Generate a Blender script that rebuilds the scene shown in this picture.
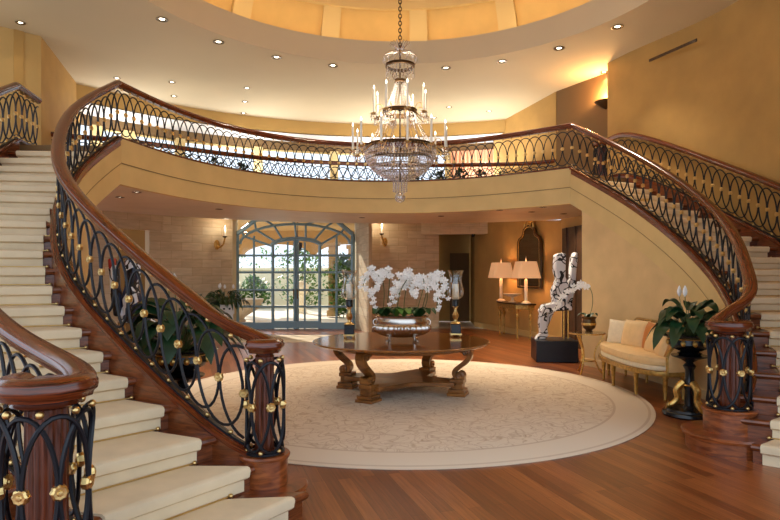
import bpy, bmesh, math, random
import numpy as np
from mathutils import Vector, Matrix
random.seed(7)
for o in list(bpy.data.objects): bpy.data.objects.remove(o)
S = bpy.context.scene
COL = S.collection
PI = math.pi
R_ = math.radians

# ------------------------------------------------------------------ camera, world, sun, exposure
F, YH, H = 590.0, 275.0, 1.7
cd = bpy.data.cameras.new('camera'); cam = bpy.data.objects.new('camera', cd); COL.objects.link(cam)
cam.location = (0, 0, H); cam.rotation_euler = (PI/2, 0, 0)
cd.sensor_width = 36; cd.lens = 36*F/780; cd.shift_y = (YH-260)/780; cd.clip_end = 200
S.camera = cam
w = bpy.data.worlds.new('world'); S.world = w; w.use_nodes = True
WN = w.node_tree.nodes; bg = WN['Background']
bg.inputs[0].default_value = (0.74, 0.86, 1.0, 1); bg.inputs[1].default_value = 1.3
S.view_settings.view_transform = 'Standard'; S.view_settings.look = 'None'
S.view_settings.exposure = 0.5; S.view_settings.gamma = 1; S.view_settings.use_curve_mapping = False

def lamp(kind, name, loc, energy, color=(1, .8, .55), size=.1, target=None, spot=None, blend=.5):
    l = bpy.data.lights.new(name, kind); l.energy = energy; l.color = color
    if kind == 'AREA': l.size = size
    elif kind == 'SUN': l.angle = size
    else: l.shadow_soft_size = size
    if spot: l.spot_size = R_(spot); l.spot_blend = blend
    o = bpy.data.objects.new(name, l); COL.objects.link(o); o.location = loc
    if target is not None:
        o.rotation_euler = (Vector(target)-Vector(loc)).to_track_quat('-Z', 'Y').to_euler()
    return o
WARM = (1, .85, .65)
lamp('SUN', 'sun', (0, 0, 10), 5.0, (1, .93, .82), R_(1.0), target=(0.62, -0.85, 10-0.60))

CX, CY = .14, 8.5
# unseen area lights added on the gallery to brighten the ceilings
for a_, r_, e_ in ((72, 8.4, 30), (92, 8.4, 23), (112, 8.4, 13), (132, 8.4, 7), (60, 5.6, 13), (100, 5.8, 8), (140, 5.8, 6), (75, 10.3, 34), (95, 10.3, 34), (115, 10.3, 34), (135, 10.3, 34)):
    gx, gy = CX+r_*math.cos(R_(a_)), CY+r_*math.sin(R_(a_))
    lamp('AREA', 'gallery_fill_light', (gx, gy, 4.72 if r_ > 7 else 3.9), e_, (1, .92, .80) if r_ < 10 else (.92, .96, 1), 1.6 if r_ < 10 else .9, target=(gx, gy, 9))
# ------------------------------------------------------------------ materials
def nt(name):
    m = bpy.data.materials.new(name); m.use_nodes = True
    return m, m.node_tree, m.node_tree.nodes['Principled BSDF']
def col(c): return (c[0], c[1], c[2], 1)
def srgb(r, g, b):
    f = lambda v: ((v/255+.055)/1.055)**2.4 if v/255 > .04045 else v/255/12.92
    return (f(r), f(g), f(b))
def simple(name, c, rough=.5, metal=0, spec=.5, noise=0, nscale=8, bump=0, emit=None, es=0, sub=None):
    m, t, b = nt(name)
    b.inputs['Base Color'].default_value = col(c); b.inputs['Roughness'].default_value = rough
    b.inputs['Metallic'].default_value = metal; b.inputs['Specular IOR Level'].default_value = spec
    if noise or bump:
        tc = t.nodes.new('ShaderNodeTexCoord'); n = t.nodes.new('ShaderNodeTexNoise')
        n.inputs['Scale'].default_value = nscale; n.inputs['Detail'].default_value = 5
        t.links.new(tc.outputs['Object'], n.inputs['Vector'])
        if noise:
            r = t.nodes.new('ShaderNodeValToRGB')
            r.color_ramp.elements[0].position = .3; r.color_ramp.elements[1].position = .7
            r.color_ramp.elements[0].color = col([v*(1-noise) for v in c]); r.color_ramp.elements[1].color = col([min(1, v*(1+noise)) for v in c])
            t.links.new(n.outputs['Fac'], r.inputs['Fac']); t.links.new(r.outputs['Color'], b.inputs['Base Color'])
        if bump:
            bp = t.nodes.new('ShaderNodeBump'); bp.inputs['Strength'].default_value = bump
            t.links.new(n.outputs['Fac'], bp.inputs['Height']); t.links.new(bp.outputs['Normal'], b.inputs['Normal'])
    if emit: b.inputs['Emission Color'].default_value = col(emit); b.inputs['Emission Strength'].default_value = es
    return m
def wood(name, dark, light, rough=.3, scale=(1, 1, 1), uv=False, rot=0, nscale=4.0, detail=8):
    m, t, b = nt(name)
    tc = t.nodes.new('ShaderNodeTexCoord'); mp = t.nodes.new('ShaderNodeMapping')
    mp.inputs['Scale'].default_value = scale; mp.inputs['Rotation'].default_value = (0, 0, rot)
    t.links.new(tc.outputs['UV' if uv else 'Object'], mp.inputs['Vector'])
    n = t.nodes.new('ShaderNodeTexNoise'); n.inputs['Scale'].default_value = nscale; n.inputs['Detail'].default_value = detail
    n.inputs['Distortion'].default_value = .8
    t.links.new(mp.outputs['Vector'], n.inputs['Vector'])
    r = t.nodes.new('ShaderNodeValToRGB'); r.color_ramp.elements[0].position = .32; r.color_ramp.elements[1].position = .7
    r.color_ramp.elements[0].color = col(dark); r.color_ramp.elements[1].color = col(light)
    t.links.new(n.outputs['Fac'], r.inputs['Fac']); t.links.new(r.outputs['Color'], b.inputs['Base Color'])
    b.inputs['Roughness'].default_value = rough; b.inputs['Coat Weight'].default_value = .3; b.inputs['Coat Roughness'].default_value = .12
    return m
M = {}
M['rail'] = wood('polished_mahogany', srgb(58, 22, 9), srgb(134, 60, 26), .24, (1.2, 26, 1), uv=True, nscale=3)
M['mahog'] = wood('mahogany_panel', srgb(84, 40, 18), srgb(142, 76, 38), .3, (1.5, 1.5, 14))
M['mahogv'] = wood('mahogany_post', srgb(64, 26, 12), srgb(122, 56, 28), .3, (14, 14, 1.2))
M['drum'] = wood('mahogany_drum', srgb(104, 48, 20), srgb(170, 94, 48), .28, (1.5, 1.5, 7))
M['table'] = wood('walnut_gold', srgb(96, 56, 22), srgb(166, 108, 50), .28, (1.2, 1.2, 5), nscale=3)
M['tabletop'] = wood('walnut_top', srgb(110, 62, 24), srgb(160, 100, 44), .12, (2, 9, 2))
M['gildwood'] = simple('gilded_wood', srgb(176, 136, 66), .38, .55, noise=.35, nscale=22, bump=.2)
M['gold'] = simple('polished_brass', srgb(222, 190, 126), .3, 1.0)
M['antgold'] = simple('antique_gold', srgb(206, 164, 92), .3, .9, noise=.3, nscale=40)
M['iron'] = simple('wrought_iron', srgb(20, 22, 30), .38, .3)
M['black'] = simple('black_lacquer', srgb(14, 16, 22), .25)
M['plinth'] = simple('black_plinth', srgb(10, 14, 26), .35)
M['carpet'] = simple('beige_carpet', srgb(230, 210, 176), .95, 0, .1, noise=.07, nscale=4, bump=.0)
M['ceil'] = simple('ceiling_paint', srgb(216, 200, 166), .85, noise=.03, nscale=.6)
M['fascia'] = simple('fascia_plaster', srgb(216, 190, 132), .8, noise=.06, nscale=2.2)
M['plaster'] = simple('ochre_plaster', srgb(190, 150, 84), .8, noise=.10, nscale=1.6)
M['frieze'] = simple('tan_frieze', srgb(200, 164, 100), .8, noise=.05, nscale=1.5)
M['stairwall'] = simple('cream_wall', srgb(216, 186, 134), .75, noise=.08, nscale=2.6)
M['coffer'] = simple('dome_coffer', srgb(236, 198, 128), .85, noise=.06, nscale=2)
M['rib'] = simple('dome_rib', srgb(232, 204, 146), .85)
M['soffit'] = simple('soffit_gloss', srgb(212, 196, 170), .4, noise=.08, nscale=1.3)
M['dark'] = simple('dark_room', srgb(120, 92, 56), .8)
M['silver'] = simple('silver', srgb(214, 206, 196), .26, 1.0)
M['cream'] = simple('cream_silk', srgb(240, 204, 146), .5, noise=.06, nscale=10)
M['paleivory'] = simple('ivory_silk', srgb(240, 224, 190), .5, noise=.05, nscale=20)
M['orangesilk'] = simple('amber_velvet', srgb(206, 128, 56), .6)
M['candle'] = simple('ivory_candle', srgb(245, 236, 214), .5)
M['white'] = simple('white_paint', srgb(236, 232, 226), .6)
M['leaf'] = simple('leaf_green', srgb(38, 74, 34), .35, noise=.35, nscale=9)
M['leaf2'] = simple('deep_leaf_green', srgb(28, 62, 34), .38, noise=.35, nscale=7)
M['leaf3'] = simple('yellow_green_leaf', srgb(96, 132, 52), .5, noise=.4, nscale=5)  # yellower green for the courtyard plants and middle orchid foliage
M['petal'] = simple('orchid_petal', srgb(255, 251, 244), .5)
M['lip'] = simple('orchid_lip', srgb(220, 190, 90), .5)
M['stem'] = simple('green_stem', srgb(90, 104, 52), .5)
M['frameblue'] = simple('blue_grey_metal', srgb(136, 166, 180), .4, .1)
M['bark'] = simple('bark', srgb(96, 74, 52), .8)
M['flame'] = simple('flame', (1, .8, .4), emit=(1, .72, .35), es=14)
M['bulb'] = simple('bulb_glow', (1, .9, .7), emit=(1, .88, .66), es=4.5)
M['cove'] = simple('cove_light_strip', (1, .9, .7), emit=(1, .80, .50), es=5.5)
M['chrome'] = simple('downlight_trim', srgb(120, 104, 80), .3, .8)
M['slot'] = simple('shadow_groove', srgb(150, 124, 82), .9)
M['bronze'] = simple('bronze', srgb(92, 70, 46), .35, .85)
M['stonebowl'] = simple('stone_planter', srgb(190, 168, 140), .8, noise=.1)
M['extfloor'] = simple('courtyard_paving', srgb(226, 214, 190), .7, noise=.06, nscale=3)
M['exttan'] = simple('courtyard_stucco', srgb(186, 150, 98), .8, noise=.05, nscale=3)
M['extcream'] = simple('courtyard_cream_wall', srgb(240, 226, 190), .8)
M['mat'] = simple('doormat_weave', srgb(214, 198, 168), .95, noise=.06, nscale=20)
M['pink'] = simple('peach_curtain', srgb(226, 168, 130), .8, noise=.08, nscale=6)
M['dkdoor'] = wood('dark_door_wood', srgb(52, 34, 20), srgb(84, 56, 34), .4, (8, 8, 1))
M['soil'] = simple('soil', srgb(50, 38, 26), .95)
def shade_mat():
    m, t, b = nt('pleated_lampshade')
    b.inputs['Base Color'].default_value = col(srgb(236, 190, 140)); b.inputs['Roughness'].default_value = .8
    b.inputs['Emission Color'].default_value = col((1, .52, .24)); b.inputs['Emission Strength'].default_value = .25
    tc = t.nodes.new('ShaderNodeTexCoord'); wv = t.nodes.new('ShaderNodeTexWave'); wv.wave_type = 'BANDS'; wv.bands_direction = 'X'
    wv.inputs['Scale'].default_value = 12; t.links.new(tc.outputs['UV'], wv.inputs['Vector'])
    bp = t.nodes.new('ShaderNodeBump'); bp.inputs['Strength'].default_value = .5
    t.links.new(wv.outputs['Color'], bp.inputs['Height']); t.links.new(bp.outputs['Normal'], b.inputs['Normal'])
    return m
M['shade'] = shade_mat()
def glass(name, tint=(1, 1, 1), gl=.12, rough=.02):
    m = bpy.data.materials.new(name); m.use_nodes = True; t = m.node_tree; t.nodes.clear()
    o = t.nodes.new('ShaderNodeOutputMaterial'); mx = t.nodes.new('ShaderNodeMixShader')
    tr = t.nodes.new('ShaderNodeBsdfTransparent'); tr.inputs[0].default_value = col(tint)
    g = t.nodes.new('ShaderNodeBsdfGlossy'); g.inputs['Roughness'].default_value = rough
    fr = t.nodes.new('ShaderNodeLayerWeight'); fr.inputs[0].default_value = .35
    mt = t.nodes.new('ShaderNodeMath'); mt.operation = 'MULTIPLY_ADD'; mt.inputs[1].default_value = .6; mt.inputs[2].default_value = gl
    t.links.new(fr.outputs['Facing'], mt.inputs[0]); t.links.new(mt.outputs[0], mx.inputs[0])
    t.links.new(tr.outputs[0], mx.inputs[1]); t.links.new(g.outputs[0], mx.inputs[2]); t.links.new(mx.outputs[0], o.inputs[0])
    return m
M['glass'] = glass('window_glass', gl=.03)
M['hurr'] = glass('blown_glass', (.93, .94, .92), .14)
M['crystal'] = glass('cut_crystal', (.98, .98, 1), .30, .16)
def mirror_mat():
    return simple('mirror_glass', srgb(120, 110, 92), .06, 1.0)
M['mirror'] = mirror_mat()
def floor_mat():
    m, t, b = nt('strip_wood_floor')
    tc = t.nodes.new('ShaderNodeTexCoord'); mp = t.nodes.new('ShaderNodeMapping')
    mp.inputs['Rotation'].default_value = (0, 0, R_(-108)); t.links.new(tc.outputs['Object'], mp.inputs['Vector'])
    br = t.nodes.new('ShaderNodeTexBrick'); br.inputs['Scale'].default_value = 1; br.inputs['Brick Width'].default_value = 2.4; br.inputs['Row Height'].default_value = .11
    br.inputs['Mortar Size'].default_value = .0012; br.inputs['Mortar Smooth'].default_value = .1; br.offset = .37; br.inputs['Bias'].default_value = 0
    br.inputs['Color1'].default_value = col(srgb(124, 66, 32)); br.inputs['Color2'].default_value = col(srgb(170, 102, 54)); br.inputs['Mortar'].default_value = col(srgb(70, 30, 14))
    t.links.new(mp.outputs['Vector'], br.inputs['Vector'])
    mp2 = t.nodes.new('ShaderNodeMapping'); mp2.inputs['Scale'].default_value = (1.2, 22, 1); t.links.new(mp.outputs['Vector'], mp2.inputs['Vector'])
    n = t.nodes.new('ShaderNodeTexNoise'); n.inputs['Scale'].default_value = 2; n.inputs['Detail'].default_value = 8; t.links.new(mp2.outputs['Vector'], n.inputs['Vector'])
    r = t.nodes.new('ShaderNodeValToRGB'); r.color_ramp.elements[0].position = .3; r.color_ramp.elements[1].position = .7
    r.color_ramp.elements[0].color = (.7, .66, .62, 1); r.color_ramp.elements[1].color = (1.15, 1.12, 1.08, 1)
    t.links.new(n.outputs['Fac'], r.inputs['Fac'])
    mx = t.nodes.new('ShaderNodeMix'); mx.data_type = 'RGBA'; mx.blend_type = 'MULTIPLY'; mx.inputs[0].default_value = 1
    t.links.new(br.outputs['Color'], mx.inputs[6]); t.links.new(r.outputs['Color'], mx.inputs[7]); t.links.new(mx.outputs[2], b.inputs['Base Color'])
    b.inputs['Roughness'].default_value = .3; b.inputs['Coat Weight'].default_value = .25; b.inputs['Coat Roughness'].default_value = .2
    return m
M['floor'] = floor_mat()
def stone_mat():
    m, t, b = nt('travertine_blocks')
    tc = t.nodes.new('ShaderNodeTexCoord')
    br = t.nodes.new('ShaderNodeTexBrick'); br.inputs['Scale'].default_value = 1; br.inputs['Brick Width'].default_value = .62; br.inputs['Row Height'].default_value = .24
    br.inputs['Mortar Size'].default_value = .006; br.inputs['Color1'].default_value = col(srgb(208, 184, 148)); br.inputs['Color2'].default_value = col(srgb(224, 206, 174)); br.inputs['Mortar'].default_value = col(srgb(192, 166, 128))
    t.links.new(tc.outputs['UV'], br.inputs['Vector'])
    mp = t.nodes.new('ShaderNodeMapping'); mp.inputs['Scale'].default_value = (1, 5, 1); t.links.new(tc.outputs['UV'], mp.inputs['Vector'])
    n = t.nodes.new('ShaderNodeTexNoise'); n.inputs['Scale'].default_value = 2.5; n.inputs['Detail'].default_value = 8; t.links.new(mp.outputs['Vector'], n.inputs['Vector'])
    r = t.nodes.new('ShaderNodeValToRGB'); r.color_ramp.elements[0].position = .3; r.color_ramp.elements[1].position = .7
    r.color_ramp.elements[0].color = (.84, .82, .78, 1); r.color_ramp.elements[1].color = (1.05, 1.03, 1.0, 1); t.links.new(n.outputs['Fac'], r.inputs['Fac'])
    mx = t.nodes.new('ShaderNodeMix'); mx.data_type = 'RGBA'; mx.blend_type = 'MULTIPLY'; mx.inputs[0].default_value = 1
    t.links.new(br.outputs['Color'], mx.inputs[6]); t.links.new(r.outputs['Color'], mx.inputs[7]); t.links.new(mx.outputs[2], b.inputs['Base Color'])
    b.inputs['Roughness'].default_value = .6
    return m
M['stone'] = stone_mat()
def rug_mat():
    m, t, b = nt('carved_wool_rug')
    N = t.nodes.new; L = t.links.new
    tc = N('ShaderNodeTexCoord'); ln = N('ShaderNodeVectorMath'); ln.operation = 'LENGTH'; L(tc.outputs['Object'], ln.inputs[0])
    # scroll lines: thin contour of a distorted field
    ns = N('ShaderNodeTexNoise'); ns.inputs['Scale'].default_value = 3.2; ns.inputs['Detail'].default_value = 1; L(tc.outputs['Object'], ns.inputs['Vector'])
    ad = N('ShaderNodeVectorMath'); ad.operation = 'MULTIPLY_ADD'; ad.inputs[1].default_value = (.55, .55, 0); L(ns.outputs['Color'], ad.inputs[0]); L(tc.outputs['Object'], ad.inputs[2])
    vo = N('ShaderNodeTexVoronoi'); vo.feature = 'DISTANCE_TO_EDGE'; vo.inputs['Scale'].default_value = 6.0; vo.inputs['Randomness'].default_value = .9; L(ad.outputs[0], vo.inputs['Vector'])
    vr = N('ShaderNodeValToRGB'); e = vr.color_ramp.elements; e[0].position = .0; e[0].color = (1, 1, 1, 1); e[1].position = .06; e[1].color = (0, 0, 0, 1); L(vo.outputs['Distance'], vr.inputs['Fac'])
    vo2 = N('ShaderNodeTexVoronoi'); vo2.feature = 'F1'; vo2.inputs['Scale'].default_value = 8.4; vo2.inputs['Randomness'].default_value = .6; L(ad.outputs[0], vo2.inputs['Vector'])
    vr2 = N('ShaderNodeValToRGB'); e = vr2.color_ramp.elements; e[0].position = .30; e[0].color = (0, 0, 0, 1); e[1].position = .36; e[1].color = (.8, .8, .8, 1)
    q = e.new(.42); q.color = (0, 0, 0, 1); L(vo2.outputs['Distance'], vr2.inputs['Fac'])
    mx = N('ShaderNodeMath'); mx.operation = 'MAXIMUM'; L(vr.outputs['Color'], mx.inputs[0]); L(vr2.outputs['Color'], mx.inputs[1])
    nb = N('ShaderNodeTexNoise'); nb.inputs['Scale'].default_value = 9; L(tc.outputs['Object'], nb.inputs['Vector'])
    br = N('ShaderNodeMath'); br.operation = 'MULTIPLY'; L(mx.outputs[0], br.inputs[0]); L(nb.outputs['Fac'], br.inputs[1])
    # field mask: plain border outside r=2.78, edge line
    rr = N('ShaderNodeValToRGB'); rr.color_ramp.interpolation = 'CONSTANT'; e = rr.color_ramp.elements
    e[0].position = 0; e[0].color = (1, 1, 1, 1); e[1].position = 2.86/4; e[1].color = (0, 0, 0, 1)
    dv = N('ShaderNodeMath'); dv.operation = 'DIVIDE'; dv.inputs[1].default_value = 4; L(ln.outputs['Value'], dv.inputs[0]); L(dv.outputs[0], rr.inputs['Fac'])
    mk = N('ShaderNodeMath'); mk.operation = 'MULTIPLY'; L(br.outputs[0], mk.inputs[0]); L(rr.outputs['Color'], mk.inputs[1])
    rl = N('ShaderNodeValToRGB'); rl.color_ramp.interpolation = 'CONSTANT'; e = rl.color_ramp.elements; e[0].position = 0; e[0].color = (0, 0, 0, 1); e[1].position = 2.86/4; e[1].color = (.4, .4, .4, 1)
    for p, v in ((2.90/4, 0), (3.28/4, .35), (3.31/4, 0)):
        q = e.new(p); q.color = (v, v, v, 1)
    L(dv.outputs[0], rl.inputs['Fac'])
    mz = N('ShaderNodeMath'); mz.operation = 'ADD'; mz.use_clamp = True; L(mk.outputs[0], mz.inputs[0]); L(rl.outputs['Color'], mz.inputs[1])
    cm = N('ShaderNodeMix'); cm.data_type = 'RGBA'; cm.inputs[6].default_value = col(srgb(230, 214, 192)); cm.inputs[7].default_value = col(srgb(176, 142, 108))
    L(mz.outputs[0], cm.inputs[0]); L(cm.outputs[2], b.inputs['Base Color'])
    b.inputs['Roughness'].default_value = .95; b.inputs['Specular IOR Level'].default_value = .1
    bp = N('ShaderNodeBump'); bp.inputs['Strength'].default_value = .5; bp.inputs['Distance'].default_value = .01; bp.invert = True
    L(mz.outputs[0], bp.inputs['Height']); L(bp.outputs['Normal'], b.inputs['Normal'])
    return m
M['rug'] = rug_mat()
def art_mat(name, base, line, extra=None):
    m, t, b = nt(name); N = t.nodes.new; L = t.links.new
    tc = N('ShaderNodeTexCoord'); vo = N('ShaderNodeTexVoronoi'); vo.feature = 'DISTANCE_TO_EDGE'; vo.inputs['Scale'].default_value = 3.8
    nz = N('ShaderNodeTexNoise'); nz.inputs['Scale'].default_value = 5; nz.inputs['Detail'].default_value = 0; L(tc.outputs['Object'], nz.inputs['Vector'])
    ad = N('ShaderNodeVectorMath'); ad.operation = 'MULTIPLY_ADD'; ad.inputs[1].default_value = (.5, .5, .5); L(nz.outputs['Color'], ad.inputs[0]); L(tc.outputs['Object'], ad.inputs[2]); L(ad.outputs[0], vo.inputs['Vector'])
    r = N('ShaderNodeValToRGB'); r.color_ramp.interpolation = 'CONSTANT'; e = r.color_ramp.elements; e[0].position = 0; e[0].color = col(line); e[1].position = .062; e[1].color = col(base)
    L(vo.outputs['Distance'], r.inputs['Fac']); out = r.outputs['Color']
    if extra:
        v2 = N('ShaderNodeTexVoronoi'); v2.inputs['Scale'].default_value = 4.2; L(tc.outputs['Object'], v2.inputs['Vector'])
        sp = N('ShaderNodeSeparateColor'); L(v2.outputs['Color'], sp.inputs[0])
        r2 = N('ShaderNodeValToRGB'); r2.color_ramp.interpolation = 'CONSTANT'; e = r2.color_ramp.elements; e[0].position = 0; e[0].color = col(base); e[1].position = extra[0][0]; e[1].color = col(extra[0][1])
        for p, c in extra[1:]: q = e.new(p); q.color = col(c)
        L(sp.outputs[0], r2.inputs['Fac'])
        mx = N('ShaderNodeMix'); mx.data_type = 'RGBA'; mx.blend_type = 'MULTIPLY'; mx.inputs[0].default_value = 1
        r.color_ramp.elements[1].color = (1, 1, 1, 1)
        L(r.outputs['Color'], mx.inputs[6]); L(r2.outputs['Color'], mx.inputs[7]); out = mx.outputs[2]
    L(out, b.inputs['Base Color']); b.inputs['Roughness'].default_value = .4
    return m
M['art'] = art_mat('patchwork_white_black', srgb(226, 224, 226), srgb(16, 16, 24))
M['art2'] = art_mat('patchwork_navy_white_red', srgb(230, 232, 240), srgb(14, 18, 34), [(.35, srgb(40, 52, 84)), (.6, srgb(226, 226, 232)), (.86, srgb(170, 40, 34)), (.9, srgb(24, 30, 60))])

# ------------------------------------------------------------------ mesh helpers
class MB:
    def __init__(s): s.v = []; s.f = []; s.uv = {}
    def add(s, v, f, uvs=None):
        n = len(s.v); s.v += [tuple(map(float, q)) for q in v]
        for i, q in enumerate(f):
            if uvs: s.uv[len(s.f)] = uvs[i]
            s.f.append([n+k for k in q])
        return s
    def box(s, c, d, rz=0):
        x, y, z = c; a, b, e = d[0]/2, d[1]/2, d[2]/2; cs, sn = math.cos(rz), math.sin(rz)
        v = [(x+i*a*cs-j*b*sn, y+i*a*sn+j*b*cs, z+k*e) for k in (-1, 1) for i, j in ((-1, -1), (1, -1), (1, 1), (-1, 1))]
        return s.add(v, [(3, 2, 1, 0), (4, 5, 6, 7), (0, 1, 5, 4), (1, 2, 6, 5), (2, 3, 7, 6), (3, 0, 4, 7)])
    def lathe(s, prof, c=(0, 0, 0), n=24, sx=1, sy=1, gad=0, gn=0, caps=True):
        v = []; f = []
        for r, z in prof:
            for i in range(n):
                a = 2*PI*i/n; rr = r*(1+gad*math.cos(gn*a)) if gad else r
                v.append((c[0]+rr*math.cos(a)*sx, c[1]+rr*math.sin(a)*sy, c[2]+z))
        for j in range(len(prof)-1):
            for i in range(n):
                k = (i+1) % n; f.append((j*n+i, j*n+k, (j+1)*n+k, (j+1)*n+i))
        if caps:
            f.append(tuple(reversed(range(n)))); m = (len(prof)-1)*n; f.append(tuple(range(m, m+n)))
        return s.add(v, f)
    def tube(s, pts, r, n=6, closed=False, r2=None, flat=1):
        P = [Vector(p) for p in pts]; m = len(P); v = []; f = []; up = None
        for i in range(m):
            if closed: t = (P[(i+1) % m]-P[i-1])
            else: t = P[min(i+1, m-1)]-P[max(i-1, 0)]
            t.normalize()
            if up is None:
                up = Vector((0, 0, 1)) if abs(t.z) < .9 else Vector((1, 0, 0))
            up = (up-t*up.dot(t)); up.normalize(); sd = t.cross(up)
            rr = r if r2 is None else r+(r2-r)*i/(m-1)
            if callable(r): rr = r(i/(m-1))
            for k in range(n):
                a = 2*PI*k/n; v.append(P[i]+(up*math.cos(a)*flat+sd*math.sin(a))*rr)
        L = m if closed else m-1
        for i in range(L):
            for k in range(n):
                a, b = i*n, ((i+1) % m)*n; f.append((a+k, a+(k+1) % n, b+(k+1) % n, b+k))
        if not closed: f.append(tuple(reversed(range(n)))); f.append(tuple(range((m-1)*n, m*n)))
        return s.add(v, f)
    def sphere(s, c, r, n=8, m=6, sc=(1, 1, 1)):
        prof = [(max(1e-4, r*math.sin(PI*j/m)), -r*math.cos(PI*j/m)*sc[2]) for j in range(m+1)]
        return s.lathe(prof, c, n, sc[0], sc[1], caps=True)
    def octa(s, c, r, h):
        x, y, z = c
        return s.add([(x, y, z-h), (x+r, y, z), (x, y+r, z), (x-r, y, z), (x, y-r, z), (x, y, z+h)],
                     [(0, 2, 1), (0, 3, 2), (0, 4, 3), (0, 1, 4), (5, 1, 2), (5, 2, 3), (5, 3, 4), (5, 4, 1)])
    def prism(s, poly, z0, z1):
        n = len(poly); v = [(x, y, z0) for x, y in poly]+[(x, y, z1) for x, y in poly]
        f = [tuple(reversed(range(n))), tuple(range(n, 2*n))]+[(i, (i+1) % n, n+(i+1) % n, n+i) for i in range(n)]
        return s.add(v, f)
    def sweep(s, sec, caps=True, closed=False):
        # sec: list of sections, each a list of 3D points (closed profile)
        n = len(sec[0]); m = len(sec); v = [p for q in sec for p in q]; f = []; uv = []
        Ls = [0]; pr = [0]
        for i in range(1, m): Ls.append(Ls[-1]+(Vector(sec[i][0])-Vector(sec[i-1][0])).length)
        for k in range(n): pr.append(pr[-1]+(Vector(sec[0][(k+1) % n])-Vector(sec[0][k])).length)
        for i in range(m-1 if not closed else m):
            for k in range(n):
                a, b = i*n, ((i+1) % m)*n; f.append((a+k, b+k, b+(k+1) % n, a+(k+1) % n))
                j = i+1 if i+1 < m else i
                uv.append([(Ls[i], pr[k]), (Ls[j], pr[k]), (Ls[j], pr[k+1]), (Ls[i], pr[k+1])])
        if caps and not closed:
            f.append(tuple(range(n))); f.append(tuple(reversed(range((m-1)*n, m*n))))
            uv += [[(0, 0)]*n, [(0, 0)]*n]
        return s.add(v, f, uv)
    def build(s, name, mat, parent=None, smooth=True, loc=None, rz=0, bevel=0, angle=35):
        me = bpy.data.meshes.new(name); me.from_pydata(s.v, [], s.f)
        if s.uv:
            ul = me.uv_layers.new(name='UVMap')
            for i, p in enumerate(me.polygons):
                u = s.uv.get(i)
                if u:
                    for q, li in enumerate(p.loop_indices): ul.data[li].uv = u[q]
        bm = bmesh.new(); bm.from_mesh(me); bmesh.ops.recalc_face_normals(bm, faces=bm.faces); bm.to_mesh(me); bm.free()
        mats = mat if isinstance(mat, (list, tuple)) else [mat]
        for m_ in mats: me.materials.append(m_)
        if smooth:
            for p in me.polygons: p.use_smooth = True
            try: me.set_sharp_from_angle(angle=R_(angle))
            except Exception: pass
        o = bpy.data.objects.new(name, me); COL.objects.link(o)
        if loc is not None: o.location = loc
        o.rotation_euler.z = rz
        if parent is not None: o.parent = parent
        if bevel:
            md = o.modifiers.new('bevel', 'BEVEL'); md.width = bevel; md.segments = 2; md.limit_method = 'ANGLE'
        return o
def tag(o, label=None, cat=None, group=None, kind=None):
    if label: o['label'] = label
    if cat: o['category'] = cat
    if group: o['group'] = group
    if kind: o['kind'] = kind
    return o
def empty(name, loc=(0, 0, 0), rz=0, **k):
    o = bpy.data.objects.new(name, None); COL.objects.link(o); o.location = loc; o.rotation_euler.z = rz; o.empty_display_size = .1
    return tag(o, **k)
def dupmesh(src, name, loc, parent=None, rz=0):
    o = bpy.data.objects.new(name, src.data); COL.objects.link(o); o.location = loc; o.rotation_euler.z = rz
    if parent is not None: o.parent = parent
    return o
def copy_tree(o, parent=None):
    c = o.copy(); COL.objects.link(c); c.parent = parent
    for ch in [x for x in bpy.data.objects if x.parent == o]: copy_tree(ch, c)
    return c
def structure(o): o['kind'] = 'structure'; return o

def spline(C, n):
    C = np.array(C, float); N = len(C); A = np.zeros((N, N)); b = np.zeros((N, C.shape[1])); A[0, 0] = A[-1, -1] = 1
    for i in range(1, N-1):
        A[i, i-1] = 1; A[i, i] = 4; A[i, i+1] = 1; b[i] = 6*(C[i+1]-2*C[i]+C[i-1])
    K = np.linalg.solve(A, b); out = []
    for x in np.linspace(0, N-1, n):
        i = min(int(x), N-2); s = x-i
        out.append((1-s)*C[i]+s*C[i+1]+((1-s)**3-(1-s))*K[i]/6+(s**3-s)*K[i+1]/6)
    return np.array(out)
class Path:
    # plan curve with shoe height z; side=+1: outward is left of travel
    def __init__(p, C, side, z0=None, z1=None, n=400):
        C = np.array(C, float)
        Q = spline(C, n); p.xy = Q[:, :2]; p.side = side
        p.s = np.r_[0, np.cumsum(np.hypot(*np.diff(p.xy, axis=0).T))]; p.L = p.s[-1]
        p.z = z0+(z1-z0)*p.s/p.L if C.shape[1] == 2 else Q[:, 2]
    def at(p, s):
        x = np.interp(s, p.s, p.xy[:, 0]); y = np.interp(s, p.s, p.xy[:, 1]); z = np.interp(s, p.s, p.z)
        a = min(max(s-.06, 0), p.L-.12); b = a+.12
        t = np.array([np.interp(b, p.s, p.xy[:, 0])-np.interp(a, p.s, p.xy[:, 0]), np.interp(b, p.s, p.xy[:, 1])-np.interp(a, p.s, p.xy[:, 1])]); t /= np.hypot(*t)
        e = s if s < 0 else (s-p.L if s > p.L else 0)
        return x+t[0]*e, y+t[1]*e, z, t, p.side*np.array([-t[1], t[0]])
    def pt(p, s, lat=0, dz=0):
        x, y, z, t, n = p.at(s); return (x+n[0]*lat, y+n[1]*lat, z+dz)
    def sweep(p, mb, prof, s0=0, s1=None, n=None, zmin=None):
        s1 = p.L if s1 is None else s1; n = n or max(3, int((s1-s0)/.12)); sec = []
        for s in np.linspace(s0, s1, n):
            q = [p.pt(s, a, z) for a, z in prof]
            if zmin is not None: q = [(x, y, max(z, zmin+.0005*i)) for i, (x, y, z) in enumerate(q)]
            sec.append(q)
        return mb.sweep(sec)

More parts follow.
